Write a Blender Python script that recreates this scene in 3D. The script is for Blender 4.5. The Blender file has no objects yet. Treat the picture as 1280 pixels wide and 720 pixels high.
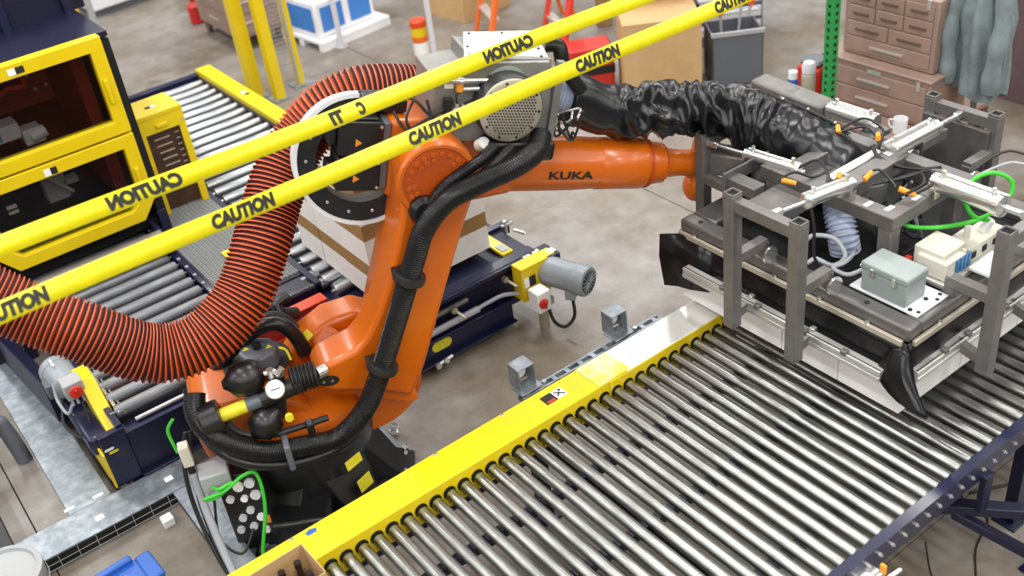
import bpy, math, random
from mathutils import Matrix, Vector, noise
random.seed(7)
S = bpy.context.scene
COL = S.collection
PI = math.pi

# ---------------------------------------------------------------- camera
cam_d = bpy.data.cameras.new('camera'); cam = bpy.data.objects.new('camera', cam_d); COL.objects.link(cam)
def look(yaw, pitch, roll):
    cy, sy, cp, sp = math.cos(yaw), math.sin(yaw), math.cos(pitch), math.sin(pitch)
    f = Vector((sy*cp, cy*cp, -sp)); r = Vector((cy, -sy, 0)); u = r.cross(f)
    c, s = math.cos(roll), math.sin(roll)
    r2 = c*r + s*u; u2 = -s*r + c*u
    return Matrix(((r2.x, u2.x, -f.x), (r2.y, u2.y, -f.y), (r2.z, u2.z, -f.z))).to_4x4()
cam.matrix_world = Matrix.Translation((0, 0, 4.008)) @ look(math.radians(32.9), math.radians(34.06), math.radians(-7.8))
cam_d.sensor_width = 36; cam_d.lens = 36*1339/1280; cam_d.clip_end = 200
cam_d.dof.use_dof = True; cam_d.dof.focus_distance = 5.4; cam_d.dof.aperture_fstop = 1.5
S.camera = cam

# ---------------------------------------------------------------- world, lamps, exposure
W = bpy.data.worlds.new('world'); S.world = W; W.use_nodes = True
W.node_tree.nodes['Background'].inputs[0].default_value = (0.93, 0.96, 1.0, 1)
W.node_tree.nodes['Background'].inputs[1].default_value = 0.19
def area(name, loc, sx, sy, power, col=(1, 0.985, 0.955)):
    l = bpy.data.lights.new(name, 'AREA'); l.shape = 'RECTANGLE'; l.size = sx; l.size_y = sy; l.energy = power; l.color = col
    o = bpy.data.objects.new(name, l); COL.objects.link(o); o.location = loc
    return o
# unseen strip lights under the hall roof; rows behind the camera added as fill
for i, x in enumerate((-8, -4, 0, 4, 8, 12)):
    for j, y in enumerate((-8.5, -4.0, 0.5, 5.0, 9.5, 14.0)):
        area('ceiling_fill_strip', (x, y, 6.4), 0.5, 2.6, 205)
S.view_settings.view_transform = 'Standard'; S.view_settings.look = 'None'
S.view_settings.exposure = -0.42; S.view_settings.gamma = 1; S.view_settings.use_curve_mapping = False

# ---------------------------------------------------------------- materials
def mat(name, col, rough=0.5, metal=0.0, var=0.0, scale=8.0, bump=0.0, bscale=60.0, col2=None, coat=0.0, stretch=None, alpha=None, trans=0.0, vlo=0.4, vhi=0.7):
    m = bpy.data.materials.new(name); m.use_nodes = True
    nt = m.node_tree; b = nt.nodes['Principled BSDF']
    b.inputs['Base Color'].default_value = (*col, 1); b.inputs['Roughness'].default_value = rough; b.inputs['Metallic'].default_value = metal
    if coat: b.inputs['Coat Weight'].default_value = coat; b.inputs['Coat Roughness'].default_value = 0.12
    if trans: b.inputs['Transmission Weight'].default_value = trans
    if alpha is not None: b.inputs['Alpha'].default_value = alpha
    tc = nt.nodes.new('ShaderNodeTexCoord'); src = tc.outputs['Object']
    if stretch:
        mp = nt.nodes.new('ShaderNodeMapping'); mp.inputs['Scale'].default_value = stretch
        nt.links.new(src, mp.inputs['Vector']); src = mp.outputs['Vector']
    if var or col2:
        n = nt.nodes.new('ShaderNodeTexNoise'); n.inputs['Scale'].default_value = scale; n.inputs['Detail'].default_value = 6; n.inputs['Roughness'].default_value = 0.6
        nt.links.new(src, n.inputs['Vector'])
        r = nt.nodes.new('ShaderNodeValToRGB')
        c2 = col2 if col2 else tuple(max(0, c*(1-var)) for c in col)
        r.color_ramp.elements[0].color = (*c2, 1); r.color_ramp.elements[1].color = (*col, 1)
        r.color_ramp.elements[0].position = vlo; r.color_ramp.elements[1].position = vhi
        nt.links.new(n.outputs['Fac'], r.inputs['Fac']); nt.links.new(r.outputs['Color'], b.inputs['Base Color'])
    if bump:
        n2 = nt.nodes.new('ShaderNodeTexNoise'); n2.inputs['Scale'].default_value = bscale; n2.inputs['Detail'].default_value = 4
        nt.links.new(src, n2.inputs['Vector'])
        bp = nt.nodes.new('ShaderNodeBump'); bp.inputs['Strength'].default_value = bump; bp.inputs['Distance'].default_value = 0.01
        nt.links.new(n2.outputs['Fac'], bp.inputs['Height']); nt.links.new(bp.outputs['Normal'], b.inputs['Normal'])
    return m
M = {}
M['orange'] = mat('orange_paint', (0.62, 0.125, 0.002), 0.34, 0, 0.12, 3, coat=0.25)
M['orange_dk'] = mat('orange_cover', (0.46, 0.068, 0.003), 0.4, 0)
M['yellow'] = mat('yellow_paint', (0.78, 0.575, 0.0), 0.42, 0, 0.08, 5, coat=0.2)
M['glare_pale'] = mat('glare_steel', (0.90, 0.89, 0.84), 0.3, 0.55, 0.05, 4)  # rail glare put into the colour as pale steel
M['glare_fade'] = mat('yellow_glare_fade', (0.80, 0.60, 0.02), 0.32, 0.2, 0, 5, col2=(0.86, 0.80, 0.45), vlo=0.35, vhi=0.6)  # yellow-to-white fade of the glare, mixed into the colour
M['tape'] = mat('tape_plastic', (0.80, 0.70, 0.0), 0.4, 0, 0.1, 20)
M['navy'] = mat('navy_paint', (0.004, 0.006, 0.042), 0.42, 0, 0.3, 10, coat=0.3)
M['navy_dk'] = mat('navy_dark', (0.006, 0.007, 0.028), 0.4, 0)
M['black'] = mat('black_plastic', (0.009, 0.009, 0.010), 0.35)
M['black_gloss'] = mat('black_gloss', (0.006, 0.006, 0.007), 0.36, coat=0.1)
M['rubber'] = mat('black_rubber', (0.013, 0.013, 0.014), 0.45)
M['vinyl'] = mat('black_vinyl', (0.008, 0.008, 0.010), 0.28, 0, bump=0.03, bscale=250)
M['skirt'] = mat('skirt_rubber', (0.007, 0.007, 0.008), 0.28, 0, bump=0.05, bscale=12)
M['skirt'].node_tree.nodes['Principled BSDF'].inputs['Specular IOR Level'].default_value = 0.3
M['dark'] = mat('dark_interior', (0.004, 0.004, 0.005), 0.8)
M['steel'] = mat('roller_steel', (0.46, 0.47, 0.45), 0.31, 1.0, 0.4, 9, stretch=(6, 0.8, 6), bump=0.02)
M['steel_x'] = mat('roller_steel_long', (0.27, 0.28, 0.30), 0.5, 0.5, 0.3, 9, stretch=(0.8, 6, 6))
M['bright'] = mat('bright_roller', (0.50, 0.52, 0.55), 0.34, 0.85, 0.15, 8, stretch=(0.8, 6, 6))
M['chrome'] = mat('bright_zinc', (0.74, 0.74, 0.72), 0.25, 0.9)
M['alu'] = mat('aluminium', (0.70, 0.69, 0.66), 0.38, 0.75)
M['alu_dull'] = mat('aluminium_trim', (0.56, 0.51, 0.42), 0.45, 0.6)
M['zinc'] = mat('galvanised', (0.40, 0.44, 0.48), 0.42, 0.6, 0, 14, col2=(0.22, 0.25, 0.28), bump=0.02)
M['tube'] = mat('grey_tube_steel', (0.21, 0.198, 0.19), 0.42, 0.4, 0.25, 12)
M['plate'] = mat('grey_plate', (0.19, 0.18, 0.175), 0.38, 0.5, 0.25, 9)
M['greybox'] = mat('grey_enclosure', (0.29, 0.33, 0.325), 0.4, 0, 0.08, 10)
M['vac'] = mat('vacuum_box_grey', (0.27, 0.265, 0.25), 0.42, 0.4, 0.15, 8)
M['motor'] = mat('motor_grey', (0.27, 0.30, 0.33), 0.38, 0.1)
M['motor_dk'] = mat('motor_dark_grey', (0.12, 0.13, 0.15), 0.4, 0.1)
M['white'] = mat('white_paint', (0.82, 0.83, 0.86), 0.4)
M['cream'] = mat('cream_plastic', (0.66, 0.63, 0.53), 0.45)
M['paper'] = mat('white_label', (0.85, 0.85, 0.83), 0.6)
M['carton_w'] = mat('white_carton', (0.82, 0.81, 0.79), 0.7, 0, 0.08, 6)
M['carton_held'] = mat('white_carton_held', (0.84, 0.81, 0.79), 0.7, 0, 0.06, 5)
M['carton_b'] = mat('brown_board', (0.33, 0.19, 0.065), 0.75, 0, 0.1, 10)
M['board'] = mat('tan_board', (0.56, 0.36, 0.17), 0.75, 0, 0.1, 6)
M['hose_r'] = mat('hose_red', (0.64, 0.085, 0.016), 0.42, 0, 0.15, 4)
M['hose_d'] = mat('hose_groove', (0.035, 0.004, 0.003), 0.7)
M['red'] = mat('red_paint', (0.58, 0.025, 0.015), 0.4, 0, 0.15, 8)
M['redor'] = mat('red_orange_paint', (0.72, 0.06, 0.012), 0.4)
M['belt'] = mat('belt_grey', (0.24, 0.25, 0.25), 0.5)
M['belt_dk'] = mat('belt_dark', (0.055, 0.058, 0.062), 0.6)
M['green'] = mat('green_cable', (0.05, 0.50, 0.03), 0.4)
M['greenpost'] = mat('green_post', (0.02, 0.28, 0.065), 0.45)
M['greycable'] = mat('grey_cable', (0.34, 0.35, 0.38), 0.45)
M['clear'] = mat('clear_blue_hose', (0.42, 0.47, 0.62), 0.25, 0, coat=0.3)
M['stk_y'] = mat('yellow_sticker', (0.78, 0.68, 0.03), 0.5, 0, 0.12, 40)
M['stk_o'] = mat('orange_mark', (0.85, 0.32, 0.02), 0.5)
M['ink'] = mat('black_ink', (0.012, 0.012, 0.008), 0.6)
M['blue'] = mat('blue_plastic', (0.02, 0.10, 0.42), 0.4)
M['blue_lt'] = mat('blue_panel', (0.05, 0.22, 0.62), 0.5)
M['valve_blue'] = mat('valve_blue', (0.03, 0.16, 0.36), 0.4)
M['brownmetal'] = mat('brown_steel', (0.33, 0.225, 0.185), 0.45, 0.1, 0.12, 8)
M['brown_dk'] = mat('brown_steel_dark', (0.115, 0.07, 0.055), 0.5)
M['brownwood'] = mat('wood_crate', (0.42, 0.27, 0.12), 0.7, 0, 0.3, 10)
M['jacket'] = mat('grey_cloth', (0.22, 0.27, 0.275), 0.85, 0, 0.35, 7)
M['wall'] = mat('mauve_wall', (0.14, 0.085, 0.10), 0.8, 0, 0.25, 6)
M['mesh_brown'] = mat('brown_guard', (0.075, 0.030, 0.014), 0.5, 0, 0.5, 14)
M['machred'] = mat('machine_red', (0.22, 0.012, 0.008), 0.5, 0, 0.3, 8)
M['grey'] = mat('mid_grey', (0.36, 0.37, 0.38), 0.5)
M['lightgrey'] = mat('light_grey', (0.62, 0.63, 0.66), 0.45)
M['turq'] = mat('turquoise', (0.01, 0.30, 0.36), 0.5)
M['amber'] = mat('amber_bottle', (0.020, 0.012, 0.010), 0.2)
M['lorange'] = mat('ladder_orange', (0.85, 0.16, 0.02), 0.45)
M['lred'] = mat('ladder_red', (0.72, 0.05, 0.03), 0.45)
M['blacktop'] = mat('black_top', (0.03, 0.03, 0.033), 0.5)
def glass(name, col, rough=0.1, alpha=0.3):
    return mat(name, col, rough, 0, alpha=alpha)
M['pane'] = glass('smoked_pane', (0.004, 0.003, 0.003), 0.15, 0.35)

def floor_mat():
    m = bpy.data.materials.new('concrete'); m.use_nodes = True; nt = m.node_tree; b = nt.nodes['Principled BSDF']
    g = nt.nodes.new('ShaderNodeNewGeometry')
    def nz(sc, det, lo, hi, c0, c1):
        n = nt.nodes.new('ShaderNodeTexNoise'); n.inputs['Scale'].default_value = sc; n.inputs['Detail'].default_value = det; n.inputs['Roughness'].default_value = 0.62
        nt.links.new(g.outputs['Position'], n.inputs['Vector'])
        r = nt.nodes.new('ShaderNodeValToRGB'); r.color_ramp.elements[0].position = lo; r.color_ramp.elements[1].position = hi
        r.color_ramp.elements[0].color = (*c0, 1); r.color_ramp.elements[1].color = (*c1, 1)
        nt.links.new(n.outputs['Fac'], r.inputs['Fac']); return r.outputs['Color']
    a = nz(0.9, 7, 0.40, 0.62, (0.20, 0.165, 0.125), (0.315, 0.295, 0.28))
    c = nz(6, 9, 0.33, 0.66, (0.70, 0.69, 0.68), (1.0, 1.0, 1.0))
    d = nz(2.3, 3, 0.27, 0.36, (0.55, 0.5, 0.45), (1, 1, 1))
    mx = nt.nodes.new('ShaderNodeMix'); mx.data_type = 'RGBA'; mx.blend_type = 'MULTIPLY'; mx.inputs[0].default_value = 1
    nt.links.new(a, mx.inputs[6]); nt.links.new(c, mx.inputs[7])
    m2 = nt.nodes.new('ShaderNodeMix'); m2.data_type = 'RGBA'; m2.blend_type = 'MULTIPLY'; m2.inputs[0].default_value = 0.7
    nt.links.new(mx.outputs[2], m2.inputs[6]); nt.links.new(d, m2.inputs[7])
    nt.links.new(m2.outputs[2], b.inputs['Base Color']); b.inputs['Roughness'].default_value = 0.38
    return m
M['floor'] = floor_mat()

# ---------------------------------------------------------------- mesh helpers
def catmull(pts, n=8, closed=False):
    P = [Vector(p) for p in pts]; out = []
    N = len(P); rng = range(N if closed else N-1)
    for i in rng:
        if closed: a, b, c, d = P[(i-1) % N], P[i], P[(i+1) % N], P[(i+2) % N]
        else: a, b, c, d = P[max(i-1, 0)], P[i], P[i+1], P[min(i+2, N-1)]
        for k in range(n):
            t = k/n
            out.append(0.5*((2*b)+(-a+c)*t+(2*a-5*b+4*c-d)*t*t+(-a+3*b-3*c+d)*t*t*t))
    if not closed: out.append(P[-1])
    return out
def resample(pts, step):
    out = [pts[0].copy()]; acc = 0
    for i in range(1, len(pts)):
        a, b = pts[i-1], pts[i]; L = (b-a).length
        while acc + L >= step:
            t = (step-acc)/L; a = a.lerp(b, t); out.append(a.copy()); L = (b-a).length; acc = 0
        acc += L
    return out
def frames(pts, up=Vector((0, 0, 1))):
    fr = []; pn = None
    for i, p in enumerate(pts):
        t = (pts[min(i+1, len(pts)-1)]-pts[max(i-1, 0)])
        t = t.normalized() if t.length > 1e-9 else Vector((1, 0, 0))
        if pn is None:
            n = up - t*up.dot(t)
            if n.length < 1e-3: n = Vector((1, 0, 0)) - t*t.x
        else: n = pn - t*pn.dot(t)
        n.normalize(); pn = n; fr.append((p, t, n, t.cross(n)))
    return fr
class MB:
    def __init__(s, Mx=None): s.v = []; s.f = []; s.m = []; s.M = Mx; s.mi = 0
    def add(s, vs, fs, mi=None, X=None):
        o = len(s.v)
        for p in vs:
            p = Vector(p)
            if X is not None: p = X @ p
            if s.M is not None: p = s.M @ p
            s.v.append(p)
        for f in fs: s.f.append([o+i for i in f]); s.m.append(s.mi if mi is None else mi)
        return s
    def bx(s, x0, x1, y0, y1, z0, z1, X=None, mi=None):
        v = [(x0, y0, z0), (x1, y0, z0), (x1, y1, z0), (x0, y1, z0), (x0, y0, z1), (x1, y0, z1), (x1, y1, z1), (x0, y1, z1)]
        return s.add(v, [(0, 3, 2, 1), (4, 5, 6, 7), (0, 1, 5, 4), (1, 2, 6, 5), (2, 3, 7, 6), (3, 0, 4, 7)], mi, X)
    def box(s, c, d, X=None, mi=None):
        return s.bx(c[0]-d[0]/2, c[0]+d[0]/2, c[1]-d[1]/2, c[1]+d[1]/2, c[2]-d[2]/2, c[2]+d[2]/2, X, mi)
    def bar(s, a, b, w, h=None, up=(0, 0, 1), mi=None):
        a, b = Vector(a), Vector(b); h = h or w; t = (b-a); L = t.length; t.normalize(); up = Vector(up)
        n = up - t*up.dot(t)
        if n.length < 1e-4: n = Vector((1, 0, 0)) - t*t.x
        n.normalize(); y = n.cross(t)
        X = Matrix(((t.x, y.x, n.x, a.x), (t.y, y.y, n.y, a.y), (t.z, y.z, n.z, a.z), (0, 0, 0, 1)))
        return s.bx(0, L, -w/2, w/2, -h/2, h/2, X, mi)
    def rings(s, rr, n, cap=True, mis=None, mi=None, close=False):
        # rr: list of list of n points
        o = []; vs = [p for r in rr for p in r]; fs = []; ms = []
        K = len(rr)
        for k in range(K if close else K-1):
            for i in range(n):
                j = (i+1) % n; k2 = (k+1) % K
                fs.append((k*n+i, k*n+j, k2*n+j, k2*n+i)); ms.append(mis[k] if mis else (s.mi if mi is None else mi))
        if cap and not close:
            fs.append(tuple(range(n-1, -1, -1))); ms.append(ms[0]); fs.append(tuple((K-1)*n+i for i in range(n))); ms.append(ms[-2])
        o = len(s.v)
        for p in vs: s.v.append(s.M @ Vector(p) if s.M is not None else Vector(p))
        for f, q in zip(fs, ms): s.f.append([o+i for i in f]); s.m.append(q)
        return s
    def lathe(s, prof, p0, d, n=20, cap=True, mi=None, mis=None):
        p0 = Vector(p0); d = Vector(d).normalized(); u = Vector((0, 0, 1)) if abs(d.z) < 0.9 else Vector((1, 0, 0))
        u = (u-d*u.dot(d)).normalized(); w = d.cross(u)
        rr = [[p0+d*h+u*(r*math.cos(2*PI*i/n))+w*(r*math.sin(2*PI*i/n)) for i in range(n)] for r, h in prof]
        return s.rings(rr, n, cap, mis, mi)
    def cyl(s, a, b, r, r2=None, n=16, cap=True, mi=None):
        a, b = Vector(a), Vector(b); L = (b-a).length
        return s.lathe([(r, 0), (r if r2 is None else r2, L)], a, b-a, n, cap, mi)
    def tube(s, pts, r, n=10, sm=6, closed=False, mi=None, rad=None, up=(0, 0, 1)):
        P = catmull(pts, sm, closed) if sm else [Vector(p) for p in pts]
        fr = frames(P, Vector(up)); rr = []
        for k, (p, t, a, b) in enumerate(fr):
            q = rad(k/(len(fr)-1)) if rad else r
            rr.append([p+a*(q*math.cos(2*PI*i/n))+b*(q*math.sin(2*PI*i/n)) for i in range(n)])
        return s.rings(rr, n, not closed, None, mi, closed)
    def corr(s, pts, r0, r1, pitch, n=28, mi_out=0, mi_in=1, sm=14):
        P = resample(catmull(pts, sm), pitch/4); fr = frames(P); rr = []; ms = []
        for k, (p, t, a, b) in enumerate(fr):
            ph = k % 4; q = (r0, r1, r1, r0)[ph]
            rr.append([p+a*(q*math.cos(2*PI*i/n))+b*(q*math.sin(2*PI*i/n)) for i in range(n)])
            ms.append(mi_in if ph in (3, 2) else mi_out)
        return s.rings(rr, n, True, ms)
    def prism(s, poly, c0, c1, X=None, mi=None):
        # poly in (a,b); extruded along c. X maps (a,b,c)
        n = len(poly); v = [(a, b, c0) for a, b in poly]+[(a, b, c1) for a, b in poly]
        f = [tuple(range(n-1, -1, -1)), tuple(range(n, 2*n))]+[(i, (i+1) % n, n+(i+1) % n, n+i) for i in range(n)]
        return s.add(v, f, mi, X)
    def ball(s, c, r, n=12, k=8, sc=(1, 1, 1), mi=None):
        rr = []
        for j in range(k+1):
            a = -PI/2+PI*j/k; q = max(math.cos(a), 0.02)
            rr.append([(c[0]+sc[0]*r*q*math.cos(2*PI*i/n), c[1]+sc[1]*r*q*math.sin(2*PI*i/n), c[2]+sc[2]*r*math.sin(a)) for i in range(n)])
        return s.rings(rr, n, True, None, mi)
    def mesh(s, name, mats, smooth=True, ang=0.6):
        me = bpy.data.meshes.new(name); me.from_pydata(s.v, [], s.f); me.update()
        if not isinstance(mats, (list, tuple)): mats = [mats]
        for q in mats: me.materials.append(M[q] if isinstance(q, str) else q)
        if len(mats) > 1: me.polygons.foreach_set('material_index', s.m)
        if smooth:
            me.polygons.foreach_set('use_smooth', [True]*len(me.polygons)); me.set_sharp_from_angle(angle=ang)
        return me
    def build(s, name, mats, parent=None, bevel=0, smooth=True, ang=0.6, seg=2):
        o = bpy.data.objects.new(name, s.mesh(name, mats, smooth, ang)); COL.objects.link(o)
        if parent is not None: o.parent = parent
        if bevel:
            b = o.modifiers.new('bevel', 'BEVEL'); b.width = bevel; b.segments = seg; b.limit_method = 'ANGLE'; b.angle_limit = 0.6
        return o
def inst(me, name, parent, loc=(0, 0, 0), rot=None):
    o = bpy.data.objects.new(name, me); COL.objects.link(o); o.parent = parent; o.location = loc
    if rot: o.rotation_euler = rot
    return o
def tag(o, label, cat, group=None, kind=None):
    o['label'] = label; o['category'] = cat
    if group: o['group'] = group
    if kind: o['kind'] = kind
    return o
def thing(name, label, cat, loc=(0, 0, 0), rz=0, group=None):
    o = bpy.data.objects.new(name, None); COL.objects.link(o); o.location = loc; o.rotation_euler = (0, 0, rz); o.empty_display_size = 0.1
    return tag(o, label, cat, group)
def one(name, mb, mats, label, cat, group=None, bevel=0, loc=None, rz=0, kind=None):
    o = mb.build(name, mats, None, bevel); tag(o, label, cat, group, kind)
    if loc: o.location = loc; o.rotation_euler = (0, 0, rz)
    return o
def text_mesh(txt, w, h, bold=0.0, shear=0.0, thick=0.0006, mirror=False):
    cu = bpy.data.curves.new('txt', 'FONT'); cu.body = txt; cu.size = 1; cu.offset = bold; cu.shear = shear; cu.align_x = 'CENTER'; cu.align_y = 'CENTER'; cu.extrude = 0.01; cu.resolution_u = 3
    o = bpy.data.objects.new('txt', cu); COL.objects.link(o); bpy.context.view_layer.update()
    me = bpy.data.meshes.new_from_object(o.evaluated_get(bpy.context.evaluated_depsgraph_get()))
    bpy.data.objects.remove(o)
    xs = [v.co.x for v in me.vertices]; ys = [v.co.y for v in me.vertices]
    sx = w/(max(xs)-min(xs)); sy = h/(max(ys)-min(ys)); cx = (max(xs)+min(xs))/2; cy = (max(ys)+min(ys))/2
    for v in me.vertices:
        v.co.x = (v.co.x-cx)*sx*(-1 if mirror else 1); v.co.y = (v.co.y-cy)*sy; v.co.z = v.co.z/0.02*thick
    if mirror: me.flip_normals()
    me.materials.clear(); return me

# ================================================================= SETTING
fl = MB().bx(-9, 20, -5, 26, -0.12, -0.012).build('floor', 'dark', None, smooth=False); fl['kind'] = 'structure'
fx = [-9, -4.65, 0.025, 4.715, 9.4, 14.1, 20]; fy = [-5, 1.9, 7.6, 13.3, 19, 26]
for i in range(len(fx)-1):
    for j in range(len(fy)-1):
        g = 0.004
        MB().bx(fx[i]+g, fx[i+1]-g, fy[j]+g*0.5, fy[j+1]-g*0.5, -0.1, 0).build('floor_slab', 'floor', fl, smooth=False)
wr = MB().bx(7.6, 7.75, 1.0, 4.75, 0, 2.6).build('wall_right', 'wall', None, smooth=False); wr['kind'] = 'structure'

# ================================================================= FRONT ROLLER CONVEYOR
PITCH = 0.0762
cv = thing('roller_conveyor', 'wide roller conveyor with yellow side guard and navy outer rail under the gripper', 'conveyor', (0.3, 2.4, 0))
OX, OY = 0.3, 2.4
def cvp(mb, name, mats, bevel=0): return mb.build(name, mats, cv, bevel)
L = Matrix.Translation((-OX, -OY, 0))
gr = cvp(MB(L).prism([(3.125, 0.70), (3.31, 0.70), (3.31, 0.50), (3.30, 0.50), (3.30, 0.69), (3.135, 0.69), (3.135, 0.54), (3.125, 0.54)][::-1], 0.3, 2.50, Matrix(((0, 0, 1, 0), (1, 0, 0, 0), (0, 1, 0, 0), (0, 0, 0, 1)))), 'guard_rail', 'yellow', 0.003)
cvp(MB(L).prism([(3.124, 0.702), (3.311, 0.702), (3.311, 0.50), (3.30, 0.50), (3.30, 0.69), (3.135, 0.69), (3.135, 0.66), (3.124, 0.66)][::-1], 2.62, 5.3, Matrix(((0, 0, 1, 0), (1, 0, 0, 0), (0, 1, 0, 0), (0, 0, 0, 1)))), 'glare_cover_plate', 'glare_pale', 0.003)  # far stretch of the rail, its glare painted as a pale plate
cvp(MB(L).bx(2.50, 5.3, 3.120, 3.136, 0.54, 0.696), 'inner_guard', 'yellow')
cvp(MB(L).bx(2.44, 2.64, 3.128, 3.309, 0.7005, 0.7035), 'glare_fade_plate', 'glare_fade')  # painted fade from the yellow rail into the glare
cvp(MB(L).bx(0.3, 5.3, 3.2, 3.24, 0.42, 0.5), 'inner_rail', 'navy', 0.004)
cvp(MB(L).prism([(1.655, 0.55), (1.70, 0.55), (1.70, 0.56), (1.665, 0.56), (1.665, 0.655), (1.70, 0.655), (1.70, 0.665), (1.655, 0.665)][::-1], 0.3, 5.3, Matrix(((0, 0, 1, 0), (1, 0, 0, 0), (0, 1, 0, 0), (0, 0, 0, 1)))), 'outer_rail', 'navy')
rm = MB().lathe([(0.008, -0.02), (0.008, 0), (0.0232, 0), (0.0262, 0.003), (0.0262, 1.402), (0.0232, 1.405), (0.008, 1.405), (0.008, 1.43)], (0, -0.7025, 0), (0, 1, 0), 20).mesh('roller', 'steel')
hm = MB().lathe([(0.033, 0), (0.033, 0.003), (0.0272, 0.003), (0.0272, 0.0)], (0, 0.0, 0), (0, -1, 0), 20, cap=False).cyl((0, -0.0005, 0), (0, -0.0012, 0), 0.0325, n=20).mesh('roller_socket', 'ink')
bm_ = MB().lathe([(0.010, 0), (0.010, 0.006), (0.006, 0.009), (0.006, 0.014)], (0, 0, 0), (0, -1, 0), 6).mesh('axle_nut', 'chrome')
x = 0.937-3*PITCH
while x < 5.25:
    inst(rm, 'roller', cv, (x-OX, 2.41-OY, 0.6238))
    inst(hm, 'roller_socket', gr, (x-OX, 3.1248-OY if x < 2.5 else 3.1196-OY, 0.6258))
    if x > 2.2 and x < 4.2: inst(bm_, 'axle_nut', cv, (x-OX, 1.6548-OY, 0.615))
    x += PITCH
for yy in (1.95, 2.45, 2.86):
    cvp(MB(L).bx(0.4, 5.2, yy-0.02, yy+0.02, 0.50, 0.55), 'bed_rail', 'navy_dk')
for xx in (0.9, 2.1, 3.3, 4.5):
    cvp(MB(L).bx(xx-0.03, xx+0.03, 1.70, 3.2, 0.46, 0.52), 'cross_member', 'navy_dk')
for xx in (0.6, 2.1, 3.7, 4.9):
    for yy in (1.68, 3.22):
        cvp(MB(L).bx(xx-0.035, xx+0.035, yy-0.03, yy+0.03, 0, 0.52).bx(xx-0.07, xx+0.07, yy-0.06, yy+0.06, 0, 0.01), 'leg', 'navy_dk', 0.004)
for k, xx in enumerate((0.86, 1.60, 1.98, 2.7, 2.85)):
    cvp(MB(L).cyl((xx, 3.29, 0.70), (xx, 3.29, 0.708), 0.009, n=8).cyl((xx, 3.29, 0.705), (xx, 3.29, 0.713), 0.005, n=8), 'cover_screw', 'chrome')
# warning label on the guard: black and red left half, white pictogram right half
wl = cvp(MB(L).bx(2.18, 2.245, 3.20, 3.265, 0.7005, 0.7015), 'warning_label', 'ink')
MB(L).bx(2.19, 2.235, 3.203, 3.22, 0.7015, 0.702).build('red_panel', 'red', wl, smooth=False)
MB(L).bx(2.245, 2.305, 3.20, 3.265, 0.7005, 0.7015).build('picture_panel', 'paper', wl, smooth=False)
MB(L).bar((2.255, 3.252, 0.702), (2.297, 3.212, 0.702), 0.008, 0.001).bar((2.256, 3.216, 0.702), (2.28, 3.24, 0.702), 0.008, 0.001).cyl((2.288, 3.25, 0.7015), (2.288, 3.25, 0.7025), 0.008, n=10).build('pictogram', 'ink', wl, smooth=False)
MB(L).prism([(0.925, 3.265), (0.965, 3.265), (0.972, 3.285), (0.945, 3.295), (0.918, 3.285)], 0.7005, 0.7015).build('blue_mark', 'blue', gr, smooth=False)

# sensor rail with two bracketed reflectors, on the outer side of the guard
sr = thing('sensor_rail', 'slim strut rail with two zinc reflector brackets along the yellow guard', 'sensor rail', (2.6, 3.42, 0))
L2 = Matrix.Translation((-2.6, -3.42, 0))
rb = MB(L2).bx(2.17, 3.10, 3.385, 3.395, 0.60, 0.63).bx(2.17, 3.10, 3.425, 3.435, 0.60, 0.63).bx(2.17, 3.10, 3.385, 3.435, 0.598, 0.604)
for k in range(11): rb.bx(2.2+k*0.085, 2.225+k*0.085, 3.385, 3.435, 0.622, 0.628)
rb.build('strut_channel', 'zinc', sr)
for xx in (2.24, 2.85):
    br = MB(L2).bx(xx-0.065, xx+0.065, 3.40, 3.50, 0.63, 0.637).build('bracket_plate', 'zinc', sr, 0.002)
    MB(L2).bx(xx-0.05, xx+0.05, 3.435, 3.525, 0.755, 0.762).bx(xx-0.05, xx-0.044, 3.435, 3.525, 0.637, 0.756).bx(xx+0.044, xx+0.05, 3.435, 3.525, 0.637, 0.756).build('hood', 'zinc', br, 0.002)
    MB(L2).lathe([(0.03, 0), (0.034, 0.008), (0.02, 0.014)], (xx, 3.50, 0.70), (0, -1, 0), 18).build('reflector', 'paper', br)
    MB(L2).bx(xx-0.035, xx+0.035, 3.5, 3.52, 0.65, 0.75).build('sensor_body', 'tube', br)
    for dx in (-0.055, 0.08): MB(L2).cyl((xx+dx, 3.412, 0.63), (xx+dx, 3.412, 0.648), 0.010, n=6).build('bolt', 'chrome', sr)
for xx in (2.3, 2.95): MB(L2).bx(xx-0.02, xx+0.02, 3.305, 3.39, 0.595, 0.60).build('mount_tab', 'zinc', sr)

# stand of the next line, at the outer rail
st = thing('conveyor_stand', 'dark navy support stand with diagonal brace beside the outer rail', 'stand', (3.55, 1.45, 0))
L3 = Matrix.Translation((-3.55, -1.45, 0))
MB(L3).bar((3.24, 1.80, 0.33), (3.62, 1.36, 0.33), 0.06, 0.05).build('beam', 'navy_dk', st, 0.004)
MB(L3).bar((3.28, 1.74, 0.30), (3.52, 1.45, 0.06), 0.05, 0.04).build('brace', 'navy_dk', st, 0.004)
MB(L3).bx(3.49, 3.56, 1.38, 1.45, 0, 0.36).bx(3.45, 3.60, 1.34, 1.49, 0, 0.012).build('post', 'navy_dk', st, 0.004)
MB(L3).bx(3.3, 3.36, 1.63, 1.66, 0.36, 0.57).build('hanger', 'navy_dk', st, 0.004)
o = one('toggle_latch', MB().box((0, 0, 0.0), (0.11, 0.05, 0.05)).cyl((-0.05, -0.03, 0.02), (0.07, -0.03, 0.02), 0.012).bx(-0.08, -0.02, -0.04, -0.01, 0.0, 0.07), 'chrome', 'zinc toggle latch with orange tips on the navy outer rail', 'latch', loc=(2.50, 1.63, 0.58))
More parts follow.
